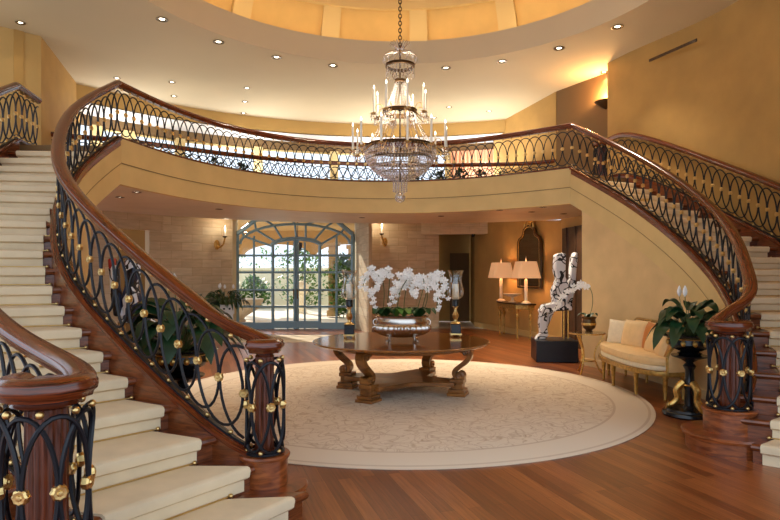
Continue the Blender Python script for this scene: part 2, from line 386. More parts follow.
RAILPROF = [(-.040, -.050), (-.046, -.030), (-.062, -.016), (-.066, .004), (-.056, .016), (-.058, .030), (-.036, .046), (0, .052),
            (.036, .046), (.058, .030), (.056, .016), (.066, .004), (.062, -.016), (.046, -.030), (.040, -.050)]
BALL = MB().sphere((0, 0, 0), .018, 10, 8).build('template_ball', M['gold']).data
ROS = MB()
ROS.lathe([(.002, -.025), (.011, -.024), (.014, -.018), (.026, -.019), (.034, -.011), (.034, .011), (.026, .019), (.014, .018), (.011, .024), (.002, .025)], n=32, gad=.07, gn=8)
ROS = ROS.build('template_rosette', M['gold']).data
for o in list(bpy.data.objects):
    if o.name.startswith('template'): bpy.data.objects.remove(o)
def place(me, name, loc, parent, rot=None):
    o = bpy.data.objects.new(name, me); COL.objects.link(o); o.location = loc
    if rot is not None: o.rotation_euler = rot
    o.parent = parent; return o
def hoops(path, root, s0, s1, pitch=.2, r=.0115, z0=.045, z1=.705, seg=28, ros=True, name='hoop'):
    n = max(1, round((s1-s0)/pitch)); p = (s1-s0)/n
    for i in range(n+1):
        sc = s0+p*i
        if sc-p < s0-.001 or sc+p > s1+.001: rng = [k for k in range(seg+1)]
        pts = []; arcs = []
        for k in range(seg):
            a = 2*PI*k/seg; s = sc+p*math.sin(a)*.98; zz = (z0+z1)/2+(z1-z0)/2*math.cos(a)
            off = .005 if i % 2 else -.005
            if s < s0-.01 or s > s1+.01: pts.append(None)
            else: pts.append(path.pt(s, off, zz))
        if all(q is not None for q in pts): MB().tube(pts, r, 6, closed=True).build(name, M['iron'], root)
        else:
            # half hoop at an end
            seq = pts+pts; best = []; cur = []
            for q in seq:
                if q is None: cur = []
                else:
                    cur.append(q)
                    if len(cur) > len(best) and len(cur) <= seg: best = list(cur)
            if len(best) > 3: MB().tube(best, r, 6).build(name, M['iron'], root)
        x, y, z, t, nn = path.at(sc)
        if ros:
            o = place(ROS, 'rosette', path.pt(sc, 0, (z0+z1)/2), root, (PI/2, 0, math.atan2(nn[1], nn[0])+PI/2))
        place(BALL, 'top_ball', path.pt(sc+p/2 if i < n else sc, 0, z1+.035), root)
        place(BALL, 'bottom_ball', path.pt(sc+p/2 if i < n else sc, 0, z0-.012), root)
def handrail(path, root, s0=0, s1=None, h=.81, start=None):
    m = MB(); path.sweep(m, [(a, h+z) for a, z in RAILPROF], s0, s1, n=int(((s1 or path.L)-s0)/.08)+2); return m.build('handrail', M['rail'], root, angle=50)
def shoe(path, root, s0=0, s1=None, mat='mahog', d=.05):
    m = MB(); path.sweep(m, [(-.07, -d), (-.075, -.012), (-.05, 0), (.05, 0), (.075, -.012), (.07, -d)], s0, s1)
    o = m.build('shoe_rail', M['rail'], root)
    m = MB(); path.sweep(m, [(-.018, .0), (-.018, .018), (.018, .018), (.018, .0)], s0, s1); m.build('bottom_bar', M['iron'], root)
    return o
def newel(root, c, zb, zt, rd, rc, rp, ncage, zcap, caprad, base=True, rail=None):
    x, y = c
    if base:
        MB().lathe([(rd-.01, zb), (rd-.01, zt-.035), (rd+.004, zt-.03), (rd+.008, zt-.012), (rd, zt), (.01, zt)], (x, y, 0), 40).build('newel_drum', M['drum'], root)
    m = MB(); prof = [(rp, zt), (rp, zcap-.06)]
    m.lathe(prof, (x, y, 0), 48, gad=.05, gn=16); m.build('newel_post', M['mahogv'], root, angle=60)
    R = caprad; m = MB()
    m.lathe([(.02, zcap-.075), (R-.05, zcap-.075), (R-.02, zcap-.06), (R-.03, zcap-.045), (R+.0, zcap-.03), (R+.012, zcap-.005), (R+.002, zcap+.012), (R-.008, zcap+.02), (R-.01, zcap+.035), (R-.05, zcap+.048), (R-.09, zcap+.05), (.02, zcap+.052)], (x, y, 0), 48)
    m.build('newel_cap', M['rail'], root, angle=50)
    if rail:
        pth, rr, angs_, mids, s0 = rail; zr = pth.at(s0*.5)[2]; zr = min(zr, zcap+.02-.81)
        C = [(x+rr*math.cos(R_(a)), y+rr*math.sin(R_(a)), zr) for a in angs_]
        z1_ = pth.at(s0)[2]
        for i, q in enumerate(mids): C.append((q[0], q[1], zr+(z1_-zr)*(i+1)/(len(mids)+1)*.8))
        n_ = max(4, int((pth.L-s0)/.45))
        C += [pth.pt(v_) for v_ in np.linspace(s0, pth.L, n_)]
        RP = Path(C, pth.side, n=900); handrail(RP, root)
    # cage of hoops
    zl, zh = zt+.03, zcap-.09
    MB().tube([(x+rc*math.cos(a), y+rc*math.sin(a), zt+.014) for a in np.linspace(0, 2*PI, 33)[:-1]], .013, 6, closed=True).build('cage_ring', M['iron'], root)
    for i in range(ncage):
        ac = 2*PI*i/ncage; p = 2*PI/ncage; pts = []
        for k in range(32):
            a = 2*PI*k/32; th = ac+p*math.sin(a)*.98; rr = rc+(.005 if i % 2 else -.005)
            pts.append((x+rr*math.cos(th), y+rr*math.sin(th), (zl+zh)/2+(zh-zl)/2*math.cos(a)))
        MB().tube(pts, .0115, 6, closed=True).build('hoop', M['iron'], root)
        place(ROS, 'rosette', (x+rc*math.cos(ac), y+rc*math.sin(ac), (zl+zh)/2), root, (PI/2, 0, ac+PI/2))
        a2 = ac+p/2
        place(BALL, 'top_ball', (x+rc*math.cos(a2), y+rc*math.sin(a2), zh+.012), root)
        place(BALL, 'bottom_ball', (x+rc*math.cos(a2), y+rc*math.sin(a2), zl-.002), root)

# ------------------------------------------------------------------ paths
ZS = 3.80; ZF = 3.70; RISE = .1762
LIN = Path([(-.93, 4.33), (-1.30, 4.37), (-2.126, 4.829), (-3.044, 5.559), (-3.69, 6.60), (-4.085, 7.78), (-4.14, 8.96)], +1, .383, ZS)
RIN = Path([(3.34, 5.72), (3.66, 6.02), (4.06, 6.823), (4.324, 7.913), (4.306, 9.115), (4.04, 10.323), (3.54, 11.47)], -1, .44, ZS)
BAL = Path([(-4.14, 8.96), (-3.844, 10.187), (-3.313, 11.362), (-2.446, 12.363), (-1.268, 13.02), (.072, 13.208), (1.38, 12.927), (2.526, 12.287), (3.54, 11.47)], +1, ZS, ZS)
LOUT = Path([(-1.42, 2.74, .42), (-1.62, 3.02, .42), (-1.98, 3.30, .48), (-2.55, 3.74, .66), (-3.5, 4.5, 1.15), (-4.6, 5.7, 1.95), (-5.35, 7.2, 2.85), (-5.74, 9.05, 3.80)], +1)
ROUT_PTS = []
def ang_dir(k, side):
    a = np.interp(k, [1, 5, 8, 12, 16, 21], [236, 226, 208, 198, 190, 182])
    if side < 0: a = np.interp(k, [1, 5, 8, 12, 16, 21], [-40, -22, -3, 8, 16, 24])
    return np.array([math.cos(R_(a)), math.sin(R_(a))])
def sk(k, side):
    return float(np.interp(k, [1, 2, 3, 4, 5, 21, 22], [-.52, -.10, .30, .74, 1.16, 6.32, 6.64])) if side > 0 else float(np.interp(k, [1, 2, 3, 4, 5, 6, 7, 21, 22], [-.38, -.15, .08, .45, .88, 1.22, 1.55, 6.3, 6.62]))
def width(k, side): return np.interp(k, [1, 3, 5, 8, 21], [1.62, 1.5, 1.55, 1.6, 1.62]) if side > 0 else 1.62
def nose(path, k, lat, side):
    x, y, z, t, n = path.at(sk(k, side)); d = ang_dir(k, side); return np.array([x+d[0]*lat, y+d[1]*lat])
for k in (1, 3, 5, 8, 11, 14, 17, 19, 21):
    q = nose(RIN, k, 1.56, -1); ROUT_PTS.append((q[0], q[1], RIN.at(sk(k, -1))[2]))
ROUT = Path(ROUT_PTS+[(4.72, 12.75, ZS)], -1)
print('path lengths', LIN.L, RIN.L, BAL.L, LOUT.L, ROUT.L)

# ------------------------------------------------------------------ setting: floor, walls, ceilings
CX, CY = .14, 8.5
def ring_pt(r, a): return (CX+r*math.cos(R_(a)), CY+r*math.sin(R_(a)))
structure(MB().add([(-14, -4, 0), (14, -4, 0), (14, 18.75, 0), (-14, 18.75, 0)], [(0, 1, 2, 3)]).build('floor', M['floor']))
def wallstrip(name, pts, z0, z1, mat, thick=.12, flip=1, zt=None):
    m = MB(); n = len(pts); P = np.array(pts, float); sec = []; Lc = 0
    for i in range(n):
        t = P[min(i+1, n-1)]-P[max(i-1, 0)]; t = t/np.hypot(*t); nn = np.array([-t[1], t[0]])*thick*flip; b = P[i]+nn
        a = z0 if np.isscalar(z0) else z0[i]; c = z1 if np.isscalar(z1) else z1[i]
        sec.append([(P[i][0], P[i][1], a), (P[i][0], P[i][1], c), (b[0], b[1], c), (b[0], b[1], a)])
    m.sweep(sec); return structure(m.build(name, mat, smooth=True))
# main ceiling with round opening
ZC = 6.35; m = MB(); n = 96; v = []
for i in range(n):
    a = 2*PI*i/n
    v += [(CX+4.5*math.cos(a), CY+4.5*math.sin(a), ZC), (CX+9.75*math.cos(a), CY+9.75*math.sin(a), ZC)]
m.add(v, [(2*i, 2*i+1, (2*i+3) % (2*n), (2*i+2) % (2*n)) for i in range(n)])
m.lathe([(9.75, ZC), (9.75, ZC+.1)], (CX, CY, 0), 96, caps=False)
ceil = structure(m.build('ceiling', M['ceil']))
m = MB(); m.lathe([(4.5, ZC), (4.33, 6.78), (4.6, 6.82), (5.45, 6.82)], (CX, CY, 0), 96, caps=False)
structure(m.build('trim_1', M['ceil']))
# dome behind the cove, coffered
m = MB(); NP = 16; ph = 95.5
def dome(r, z): return (r, z)
prof = [(5.45, 6.82), (5.42, 7.0), (5.28, 7.35), (5.0, 7.8), (4.5, 8.3), (3.6, 8.85), (2.4, 9.25), (1.2, 9.45), (.05, 9.5)]
m.lathe(prof, (CX, CY, 0), 96, caps=False); structure(m.build('ceiling_dome', M['coffer']))
m = MB()
P8 = spline([(5.40, 6.98), (5.26, 7.35), (4.98, 7.8), (4.48, 8.28), (3.58, 8.82), (2.4, 9.2)], 14)
for i in range(NP):
    a = ph+360/NP*(i+.5)
    sec = []
    for r, z in P8:
        w_ = .42*r/5.4; e = [];
        for dr, dw in ((.0, -1), (-.12, -1), (-.12, 1), (.0, 1)):
            rr = r+dr; aa = R_(a); e.append((CX+rr*math.cos(aa)-math.sin(aa)*w_/2*dw, CY+rr*math.sin(aa)+math.cos(aa)*w_/2*dw, z))
        sec.append(e)
    m.sweep(sec)
for r, z, h in ((5.38, 6.82, .2), (4.95, 7.72, .22), (3.55, 8.74, .2)):
    m.lathe([(r, z), (r-.1, z), (r-.16, z+h), (r-.02, z+h)], (CX, CY, 0), 96, caps=False)
structure(m.build('trim_2', M['rib']))
# cove light strip lying behind the lip of the opening
cv = MB(); cv.lathe([(4.66, 6.83), (4.66, 6.86), (4.74, 6.86), (4.74, 6.83)], (CX, CY, 0), 96, caps=False)
tag(cv.build('cove_light', M['cove']), 'hidden warm light strip lying in the cove around the dome opening', 'light strip')
# bulkhead, gallery ceiling, window wall
arc = lambda r, a0, a1, n=40: [ring_pt(r, a) for a in np.linspace(a0, a1, n)]
wallstrip('trim_3', arc(9.72, 66, 152), 5.97, ZC, M['frieze'], .1, -1)
m = MB(); A = arc(9.72, 58, 160); B = arc(11.6, 58, 160)
m.add([(x, y, 5.97) for x, y in A+B], [(i, i+1, 41+i, 40+i) for i in range(39)]); structure(m.build('ceiling_gallery', M['white']))
RW = 10.95
wallstrip('wall_back_upper', arc(RW, 58, 160), 5.72, 5.97, M['dark'], .2, -1)
wallstrip('wall_back_sill', arc(RW, 58, 160), 3.7, 4.35, M['frieze'], .2, -1)
wallstrip('wall_back_right', arc(RW, 58, 76, 12), 4.35, 5.72, M['frieze'], .2, -1)
def px_at_R(px, r):
    k = (px-390)/F; a = 1+k*k; b = -2*(CX*k+CY); c = CX*CX+CY*CY-r*r; Y = (-b+math.sqrt(b*b-4*a*c))/(2*a); return k*Y, Y
posts = [96, 128.5, 180, 258, 334, 412, 449]
for i, px in enumerate(posts):
    x, y = px_at_R(px, RW+.05); ang = math.atan2(y-CY, x-CX)
    m = MB().box((0, 0, 0), (.22, .26 if i != 1 else .34, 1.4), 0)
    structure(m.build('trim_%d' % (10+i), M['fascia'], loc=(x, y, 5.03), rz=ang))
for i in range(len(posts)-1):
    x0, y0 = px_at_R(posts[i], RW+.1); x1, y1 = px_at_R(posts[i+1], RW+.1); m = MB()
    m.add([(x0, y0, 4.35), (x1, y1, 4.35), (x1, y1, 5.72), (x0, y0, 5.72)], [(0, 1, 2, 3)])
    o = structure(m.build('window_%d' % (i+2), M['glass']))
    m = MB(); m.tube([(x0, y0, 4.40), (x1, y1, 4.40)], .04, 4); m.tube([(x0, y0, 5.68), (x1, y1, 5.68)], .04, 4); m.build('window_frame', M['fascia'], o)
# upper side walls
wallstrip('wall_right_passage', [(3.35, 18.4), (3.55, 17.7), (4.32, 15.0)], ZF-.1, ZC, M['plaster'], .12, -1)
wallstrip('wall_right_hall', [(4.32, 15.0), (4.9, 13.95), (5.5, 12.9)], ZF-.1, ZC, M['dark'], .12, -1)  # shade of this wall turned from the light is put into its darker colour
wr = [(4.92, 13.0)]
for k in (19, 17, 14, 11, 8, 5, 3, 1, -2): 
    q = nose(RIN, k, 1.86, -1); wr.append(tuple(q))
wr[1] = (5.25, 12.1)
wr = spline(wr, 40); wallstrip('wall_right', wr, 0, ZC, M['plaster'], .15, -1)
wallstrip('wall_left', [(-8.6, 10.4), (-7.25, 11.06), (-6.8, 11.5)], ZF-.1, ZC, M['frieze'], .12, 1)
wallstrip('wall_left_hall', [(-6.8, 11.5), (-7.6, 14.3), (-8.2, 15.6)], ZF-.1, ZC, M['plaster'], .12, 1)
m = MB().box((-7.07, 11.23, 5.0), (.16, .05, 2.7), R_(44)); structure(m.build('trim_4', M['plaster']))
# gallery slab and soffit
balp = [BAL.pt(s, .04)[:2] for s in np.linspace(0, BAL.L, 50)]
outer = [tuple(nose(RIN, 21, 1.7, -1)), (4.95, 13.0), (4.7, 14.2), (4.6, 15.0)]+arc(RW+.2, 58, 160, 30)[0:30]
outer += [(-8.8, 12.5), (-8.6, 10.2), tuple(nose(LIN, 21, 2.6, 1)), tuple(nose(LIN, 21, .0, 1))]
structure(MB().prism(balp+outer, 3.52, ZF).build('floor_gallery', M['dark'], smooth=False))
def soff_z(x, y): return float(np.interp(math.hypot(x-CX, y-CY), [0, 7.6, 10.2, 14], [3.08, 3.08, 3.45, 3.45]))
m = MB(); na = 60; rs = None; v = []; nr = 9
for i in range(na):
    s = BAL.L*(i/(na-1)); x, y, z, t, nn = BAL.at(s); base = np.array([x, y]); a = math.atan2(y-CY, x-CX)
    x0, y0 = BAL.pt(s, .05)[:2]
    a0 = np.interp(i/(na-1), [0, 1], [196, 18]); ex, ey = ring_pt(11.3, a0)
    for j in range(nr):
        u = j/(nr-1); X = x0+(ex-x0)*u; Y = y0+(ey-y0)*u; v.append((X, Y, soff_z(X, Y)))
m.add(v, [(i*nr+j, i*nr+j+1, (i+1)*nr+j+1, (i+1)*nr+j) for i in range(na-1) for j in range(nr-1)])
structure(m.build('ceiling_lower', M['soffit']))
# fascia bands (balcony and the stairs share the profile)
def fascia(path, name, s0, s1, zmin=None, top=-.13):
    root_m = MB(); path.sweep(root_m, [(-.062, -.40), (-.062, top), (.05, top), (.05, -.40)], s0, s1, zmin=zmin)
    path.sweep(root_m, [(-.045, -.72), (-.045, -.40), (.05, -.40), (.05, -.72)], s0, s1, zmin=zmin)
    o = structure(root_m.build(name, M['fascia']))
    g = MB(); path.sweep(g, [(-.066, -.405), (-.066, -.395), (-.04, -.395), (-.04, -.405)], s0, s1, zmin=zmin); structure(g.build(name+'1', M['slot']))
    return o
fascia(BAL, 'trim_20', 0, BAL.L, top=-.022)
fascia(LIN, 'trim_30', .6, LIN.L, 0)
fascia(RIN, 'trim_40', .6, RIN.L, 0)
def stairwall(path, name, s0, s1):
    m = MB(); sec = []
    for s in np.linspace(s0, s1, 40):
        x, y, z, t, n = path.at(s); a = path.pt(s, -.035); b = path.pt(s, .05); zt = z-.45
        sec.append([(a[0], a[1], 0), (a[0], a[1], zt), (b[0], b[1], zt), (b[0], b[1], 0)])
    m.sweep(sec); structure(m.build(name, M['stairwall']))
stairwall(LIN, 'wall_stair_left', 1.0, LIN.L-.9); stairwall(RIN, 'wall_stair_right', 1.0, RIN.L-.3)
m = MB(); sec = []
for s in np.linspace(.9, RIN.L-.3, 40):
    a = RIN.pt(s, -.035); b = RIN.pt(s, -.055); sec.append([(a[0], a[1], 0), (a[0], a[1], .14), (b[0], b[1], .13), (b[0], b[1], 0)])
m.sweep(sec); structure(m.build('baseboard_right', M['stairwall']))
# ---- lower level walls
wallstrip('wall_stone_left', [(-6.65, 16.3), (-4.82, 18.05)], 0, 3.45, M['stone'], .3, 1)
wallstrip('wall_stone_far_left', [(-10.2, 12.95), (-7.26, 15.73)], 0, 3.40, M['stone'], .3, 1)
wallstrip('wall_lintel_left', [(-7.5, 15.43), (-6.35, 16.53)], 2.95, 3.40, M['stone'], .3, 1)
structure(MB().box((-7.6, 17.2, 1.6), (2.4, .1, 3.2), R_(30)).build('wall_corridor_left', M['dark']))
wallstrip('wall_door_left', [(-4.82, 18.05), (-4.84, 18.8)], 0, 3.45, M['stairwall'], .1, 1)
wallstrip('wall_door_right', [(-1.13, 18.8), (-.62, 17.1)], 0, 3.45, M['stone'], .1, 1)
wallstrip('wall_stone_back', [(-.90, 18.4), (1.6, 19.3)], 0, 3.45, M['stone'], .3, 1)
wallstrip('wall_stone_pier', [(1.6, 19.3), (1.7, 21.6)], 0, 3.45, M['dark'], .05, 1)
wallstrip('wall_lintel_right', [(1.0, 18.95), (3.3, 18.6)], 3.0, 3.45, M['stone'], .3, 1)
wallstrip('wall_console', [(2.95, 21.6), (2.81, 19.5), (4.29, 14.8)], 0, [3.45, 3.45, 3.08], M['plaster'], .15, 1)
wallstrip('wall_corridor_back', [(1.3, 21.8), (3.2, 21.7)], 0, 3.4, M['plaster'], .1, 1)
structure(MB().add([(.8, 18.9, 3.44), (4.5, 18.9, 3.44), (4.5, 24, 3.44), (.8, 24, 3.44)], [(0, 1, 2, 3)]).build('ceiling_corridor', M['dark']))  # unseen roof added to stop sun leaking into the corridor
wallstrip('wall_corridor_end', [(1.0, 22.2), (4.6, 22.2)], 0, 3.5, M['plaster'], .1, 1)  # hidden wall added behind the corridor to keep the sun out
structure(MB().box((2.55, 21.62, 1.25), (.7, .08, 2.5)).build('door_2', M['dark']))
wallstrip('wall_door_side', [(4.29, 14.8), (4.62, 12.2), (4.62, 10.8)], 0, 3.1, M['frieze'], .12, 1)
m = MB(); m.box((0, 0, 1.42), (1.55, .06, 2.84)); d3 = structure(m.build('door_3', M['dkdoor'], loc=(4.36, 13.75, 0), rz=math.atan2(-2.6, .33)))
m = MB(); [m.box((x, -.04, 1.42), (.05, .04, 2.84)) for x in (-.5, 0, .5)]; m.build('door_panel_stiles', M['dkdoor'], d3)
for nm, A_, B_ in (('baseboard_console', (2.80, 19.4), (4.26, 14.82)),):
    t = np.array(B_)-np.array(A_); n_ = np.array([t[1], -t[0]])/np.hypot(*t)*.03*-1
    wallstrip(nm, [A_, B_], 0, .16, M['frieze'], .03, -1)

# ------------------------------------------------------------------ arched glass door to the courtyard
YD = 18.62; k_ = YD/F
dx = lambda p: (p-390)*k_
dz = lambda y: 1.7+(YH-y)*k_
door = structure(empty('door_1', (0, 0, 0)))
def bar(m, a, b, w_=.05): m.tube([(a[0], YD, a[1]), (b[0], YD, b[1])], w_, 4)
def arcz(px0, px1, z0, z1, n=17): # elliptical arc between two px, ends at z0, apex z1
    xa, xb = dx(px0), dx(px1); c = (xa+xb)/2; r = (xb-xa)/2
    return [(c-r*math.cos(PI*i/(n-1)), YD, z0+(z1-z0)*math.sin(PI*i/(n-1))) for i in range(n)]
A1 = spline([(dx(237), dz(234)), (dx(254), dz(221)), (dx(262), dz(219.3)), (dx(295), dz(218)), (dx(330), dz(219.3)), (dx(337), dz(221)), (dx(353), dz(234.5))], 30)
mo = MB(); mo.tube([(x, YD, z) for x, z in A1], .07, 6); bar(mo, (dx(237), 0), (dx(237), dz(234)), .07); bar(mo, (dx(353), 0), (dx(353), dz(234)), .07)
mo.build('outer_frame', M['frameblue'], door)
AI = arcz(271.6, 321, dz(246), dz(238.5)); AM = arcz(240, 350, dz(244), dz(224))
m = MB(); m.tube(AI, .07, 5); m.tube(AM, .045, 5)
for f_ in (.06, .2, .35, .5, .65, .8, .94):
    a = AI[int(f_*16)]; b = AM[int((.12+f_*.76)*16)]; o2 = A1[int(f_*29)]
    m.tube([a, b], .035, 4); m.tube([b, (o2[0], YD, o2[1])], .035, 4)
m.build('fan_light', M['frameblue'], door)
for p0, p1 in ((237, 271.6), (321, 353)):
    m = MB(); xm = (254 if p0 < 300 else 336.5); bar(m, (dx(xm), 0), (dx(xm), dz(236)), .035)
    for y in (255.5, 272.3, 290, 306.6): bar(m, (dx(p0), dz(y)), (dx(p1), dz(y)), .035)
    m.box((dx((p0+p1)/2), YD, .1), (dx(p1)-dx(p0), .08, .2)); m.build('side_light', M['frameblue'], door)
for p0, p1, xm in ((271.6, 296.2, 287.7), (296.2, 321, 304.8)):
    m = MB(); bar(m, (dx(p0)+.04, 0), (dx(p0)+.04, dz(246 if p0 < 290 else 239)), .05); bar(m, (dx(p1)-.04, 0), (dx(p1)-.04, dz(246 if p1 > 300 else 239)), .05)
    xm = 287.7 if p0 < 290 else 304.8
    bar(m, (dx(xm), 0), (dx(xm), dz(242)), .03)
    for y in (255.5, 272.3, 290, 306.6): bar(m, (dx(p0), dz(y)), (dx(p1), dz(y)), .035)
    m.box((dx((p0+p1)/2), YD, .14), (dx(p1)-dx(p0), .09, .22)); lf = m.build('door_leaf', M['frameblue'], door)
    MB().box((dx(296)+(-.06 if p0 < 290 else .06), YD-.09, 1.1), (.03, .05, .3)).build('door_handle', M['bronze'], lf)
MB().add([(dx(237), YD+.02, 0), (dx(353), YD+.02, 0), (dx(353), YD+.02, 3.45), (dx(237), YD+.02, 3.45)], [(0, 1, 2, 3)]).build('glass_pane', M['glass'], door)

# ------------------------------------------------------------------ stairs
def staircase(name, label, path, side, nst, in_off, zlast):
    root = empty(name, (0, 0, 0), label=label, cat='staircase', group='the two curved staircases')
    def line(k, off_in, off_out):
        W = width(k, side); return nose(path, k, off_in, side), nose(path, k, W-off_out, side)
    prof = [(.035, 'b'), (.035, -.062), (.012, -.060), (-.004, -.048), (-.012, -.030), (-.006, -.012), (.010, -.002), (.035, 0), (1.06, 0)]
    def body(k, a0, a1, infl, zlow):
        z = RISE*k+infl; n0, n1 = line(k, a0, a1); m0, m1 = line(k+1, a0, a1); L0 = np.hypot(*(m0-n0)); L1 = np.hypot(*(m1-n1)); A = []; B = []
        for d, dzv in prof:
            zz = (RISE*(k-1)+zlow) if dzv == 'b' else z+dzv-(2.0*infl if dzv < -.04 else 0)
            d_ = d-infl if d < .5 else None
            for lst, p, q, L in ((A, n0, m0, L0), (B, n1, m1, L1)):
                f_ = (d_/max(L, .05)) if d_ is not None else 1.06
                c = p+(q-p)*f_; lst.append((c[0], c[1], zz))
        for lst in (A, B):
            c = lst[-1]; lst.append((c[0], c[1], lst[0][2]))
        return [A, B]
    for k in range(1, nst+1):
        m = MB(); m.sweep(body(k, -.02 if k > 1 else .30, .0, 0, -.02 if k > 1 else 0)); m.build('step', M['mahog'], root)
    m = MB()
    for k in range(1, nst+1):
        io = np.interp(k, [1, 2, 4, 21], in_off)
        m.sweep(body(k, io, .25, .014, .014 if k > 1 else .001))
    m.build('carpet_runner', M['carpet'], root)
    for k in range(1, nst):
        io = np.interp(k, [1, 2, 4, 21], in_off); n0, n1 = line(k+1, io-.03, .22); t = ang_dir(k, side); b = np.array([-t[1], t[0]])
        m0, _ = line(k, io, .25); d = m0-n0; d = d/np.hypot(*d)*-.012
        a = n0-d*0; c = n1-d*0; m = MB(); z = RISE*k+.022
        u = (c-a)/np.hypot(*(c-a)); m.tube([(a[0], a[1], z), (c[0], c[1], z)], .0055, 6); m.sphere((a[0]-u[0]*.01, a[1]-u[1]*.01, z), .017, 8, 6); m.sphere((c[0]+u[0]*.01, c[1]+u[1]*.01, z), .017, 8, 6)
        m.build('stair_rod', M['gold'], root)
    # inner closed stringer
    m = MB(); prof2 = [(-.055, -.15), (-.055, -.05), (.055, -.05), (.055, -.62)]
    path.sweep(m, [(-.055, -.17), (-.055, -.045), (.058, -.045), (.058, -.62), (.03, -.62), (.03, -.17)], 0, path.L, zmin=0.0)
    m.build('stringer', M['mahog'], root)
    return root
lst = staircase('curved_staircase', 'sweeping carpeted staircase rising on the left from the foreground', LIN, 1, 20, [.46, .28, .13, .15], ZF)
rst = staircase('curved_staircase', 'sweeping carpeted staircase rising behind the settee on the right', RIN, -1, 20, [.38, .36, .27, .22], ZF)
# bottom bullnose steps round the newel drums, drawn as parts of the stairs
for root, c, r, d in ((lst, (-.92, 4.33), .31, 180), (rst, (3.33, 5.79), .42, 0)):
    m = MB(); m.lathe([(r-.03, 0), (r-.03, RISE-.05), (r, RISE-.045), (r+.008, RISE-.02), (r-.004, RISE-.001), (.01, RISE)], (c[0], c[1], 0), 48)
    m.build('bullnose_step', M['drum'], root)
# outer stringers
m = MB(); ROUT.sweep(m, [(-.05, -.62), (-.05, -.03), (.06, -.03), (.06, -.62)], 0, ROUT.L, zmin=0); m.build('outer_stringer', M['mahog'], rst)
m = MB(); LOUT.sweep(m, [(.05, -.62), (.05, -.03), (-.05, -.03), (-.05, -.62)], .3, LOUT.L, zmin=0); m.build('outer_stringer', M['mahog'], lst)

# ------------------------------------------------------------------ balustrades
G_ = 'wrought iron balustrades with mahogany rails'
b = empty('stair_balustrade', (0, 0, 0), label='iron balustrade and newel along the room side of the left staircase', cat='balustrade', group=G_)
shoe(LIN, b, .1); hoops(LIN, b, .14, LIN.L, .2)
newel(b, (-.92, 4.33), RISE, .40, .178, .135, .065, 6, 1.165, .09, rail=(LIN, .085, [170, 215, 260, 305, 350, 30, 62], [(-1.06, 4.425), (-1.22, 4.405)], .5))
b = empty('stair_balustrade', (0, 0, 0), label='iron balustrade and newel on the right staircase, just behind the settee', cat='balustrade', group=G_)
shoe(RIN, b, .1); hoops(RIN, b, .3, RIN.L, .2)
newel(b, (3.33, 5.79), RISE, .40, .24, .19, .09, 8, 1.19, .165, rail=(RIN, .15, [10, -40, -90, -140, -190, -235], [(3.42, 5.985)], .45))
b = empty('balcony_balustrade', (0, 0, 0), label='long bowed iron balustrade along the front edge of the balcony', cat='balustrade', group=G_)
shoe(BAL, b, d=.028); handrail(BAL, b); hoops(BAL, b, 0, BAL.L, .2, r=.0105)
b = empty('stair_balustrade', (0, 0, 0), label='outer iron balustrade of the left staircase with the big near newel', cat='balustrade', group=G_)
shoe(LOUT, b, .15); hoops(LOUT, b, .2, LOUT.L, .21)
newel(b, (-1.56, 2.68), RISE, .40, .235, .185, .085, 8, 1.18, .165, rail=(LOUT, .15, [160, 215, 270, 320, 360, 392], [(-1.56, 2.93)], .62))
TOPL = Path([(-5.74, 9.05), (-5.80, 9.4), (-5.88, 9.85)], 1, ZS, ZS)
shoe(TOPL, b); handrail(TOPL, b); hoops(TOPL, b, 0, TOPL.L, .2)
b = empty('stair_balustrade', (0, 0, 0), label='outer iron balustrade of the right staircase beside the ochre wall', cat='balustrade', group=G_)
shoe(ROUT, b); handrail(ROUT, b); hoops(ROUT, b, 1.0, ROUT.L, .2)
newel(b, (4.74, 13.2), ZF, ZF+.12, .2, .17, .08, 8, ZS+.82, .2)
BACK = Path([(-7.75, 11.2), (-7.4, 11.9), (-6.5, 12.45), (-5.5, 12.95), (-3.6, 14.4), (-1.5, 15.3), (.6, 15.65), (2.4, 15.55), (3.7, 15.35), (4.6, 14.6), (4.95, 13.5)], 1, ZS, ZS)
b = empty('balcony_balustrade', (0, 0, 0), label='far iron balustrade at the back of the balcony before the windows', cat='balustrade', group=G_)
shoe(BACK, b); handrail(BACK, b); hoops(BACK, b, 0, BACK.L, .21, ros=True)

# ------------------------------------------------------------------ rug and table
RG = empty('round_rug', (CX, CY, 0), label='huge round cream rug with scroll pattern under the pedestal table', cat='rug')
MB().lathe([(3.36, .001), (3.365, .008), (3.355, .015), (.01, .016)], n=128).build('rug_pile', M['rug'], RG)
TX, TY, TR, TZ = .16, 8.55, 1.27, .76
t = empty('round_table', (TX, TY, .016), label='large round walnut table on four carved scroll legs', cat='table')
m = MB(); m.lathe([(.01, TZ-.075), (TR-.16, TZ-.075), (TR-.10, TZ-.06), (TR-.03, TZ-.055), (TR, TZ-.04), (TR+.005, TZ-.025), (TR-.01, TZ-.016), (TR-.02, TZ-.016), (.01, TZ-.016)], n=96); m.build('table_top', M['tabletop'], t)
MB().lathe([(.01, TZ-.12), (TR-.30, TZ-.12), (TR-.26, TZ-.075), (.01, TZ-.075)], n=64).build('apron', M['table'], t)
angs = [-122, -20, 161, 59.5]
m = MB(); poly = []
order = sorted(angs)
for i, a in enumerate(order):
    a1 = order[(i+1) % 4]+(360 if i == 3 else 0)
    for d in (-11, 11): poly.append((.84*math.cos(R_(a+d)), .84*math.sin(R_(a+d))))
    for q in range(1, 8):
        aa = a+11+(a1-a-22)*q/8; rr = .84-(.84-.42)*math.sin(PI*q/8)**.8; poly.append((rr*math.cos(R_(aa)), rr*math.sin(R_(aa))))
m.prism(poly, .14, .20); m.build('stretcher', M['table'], t, bevel=.008)
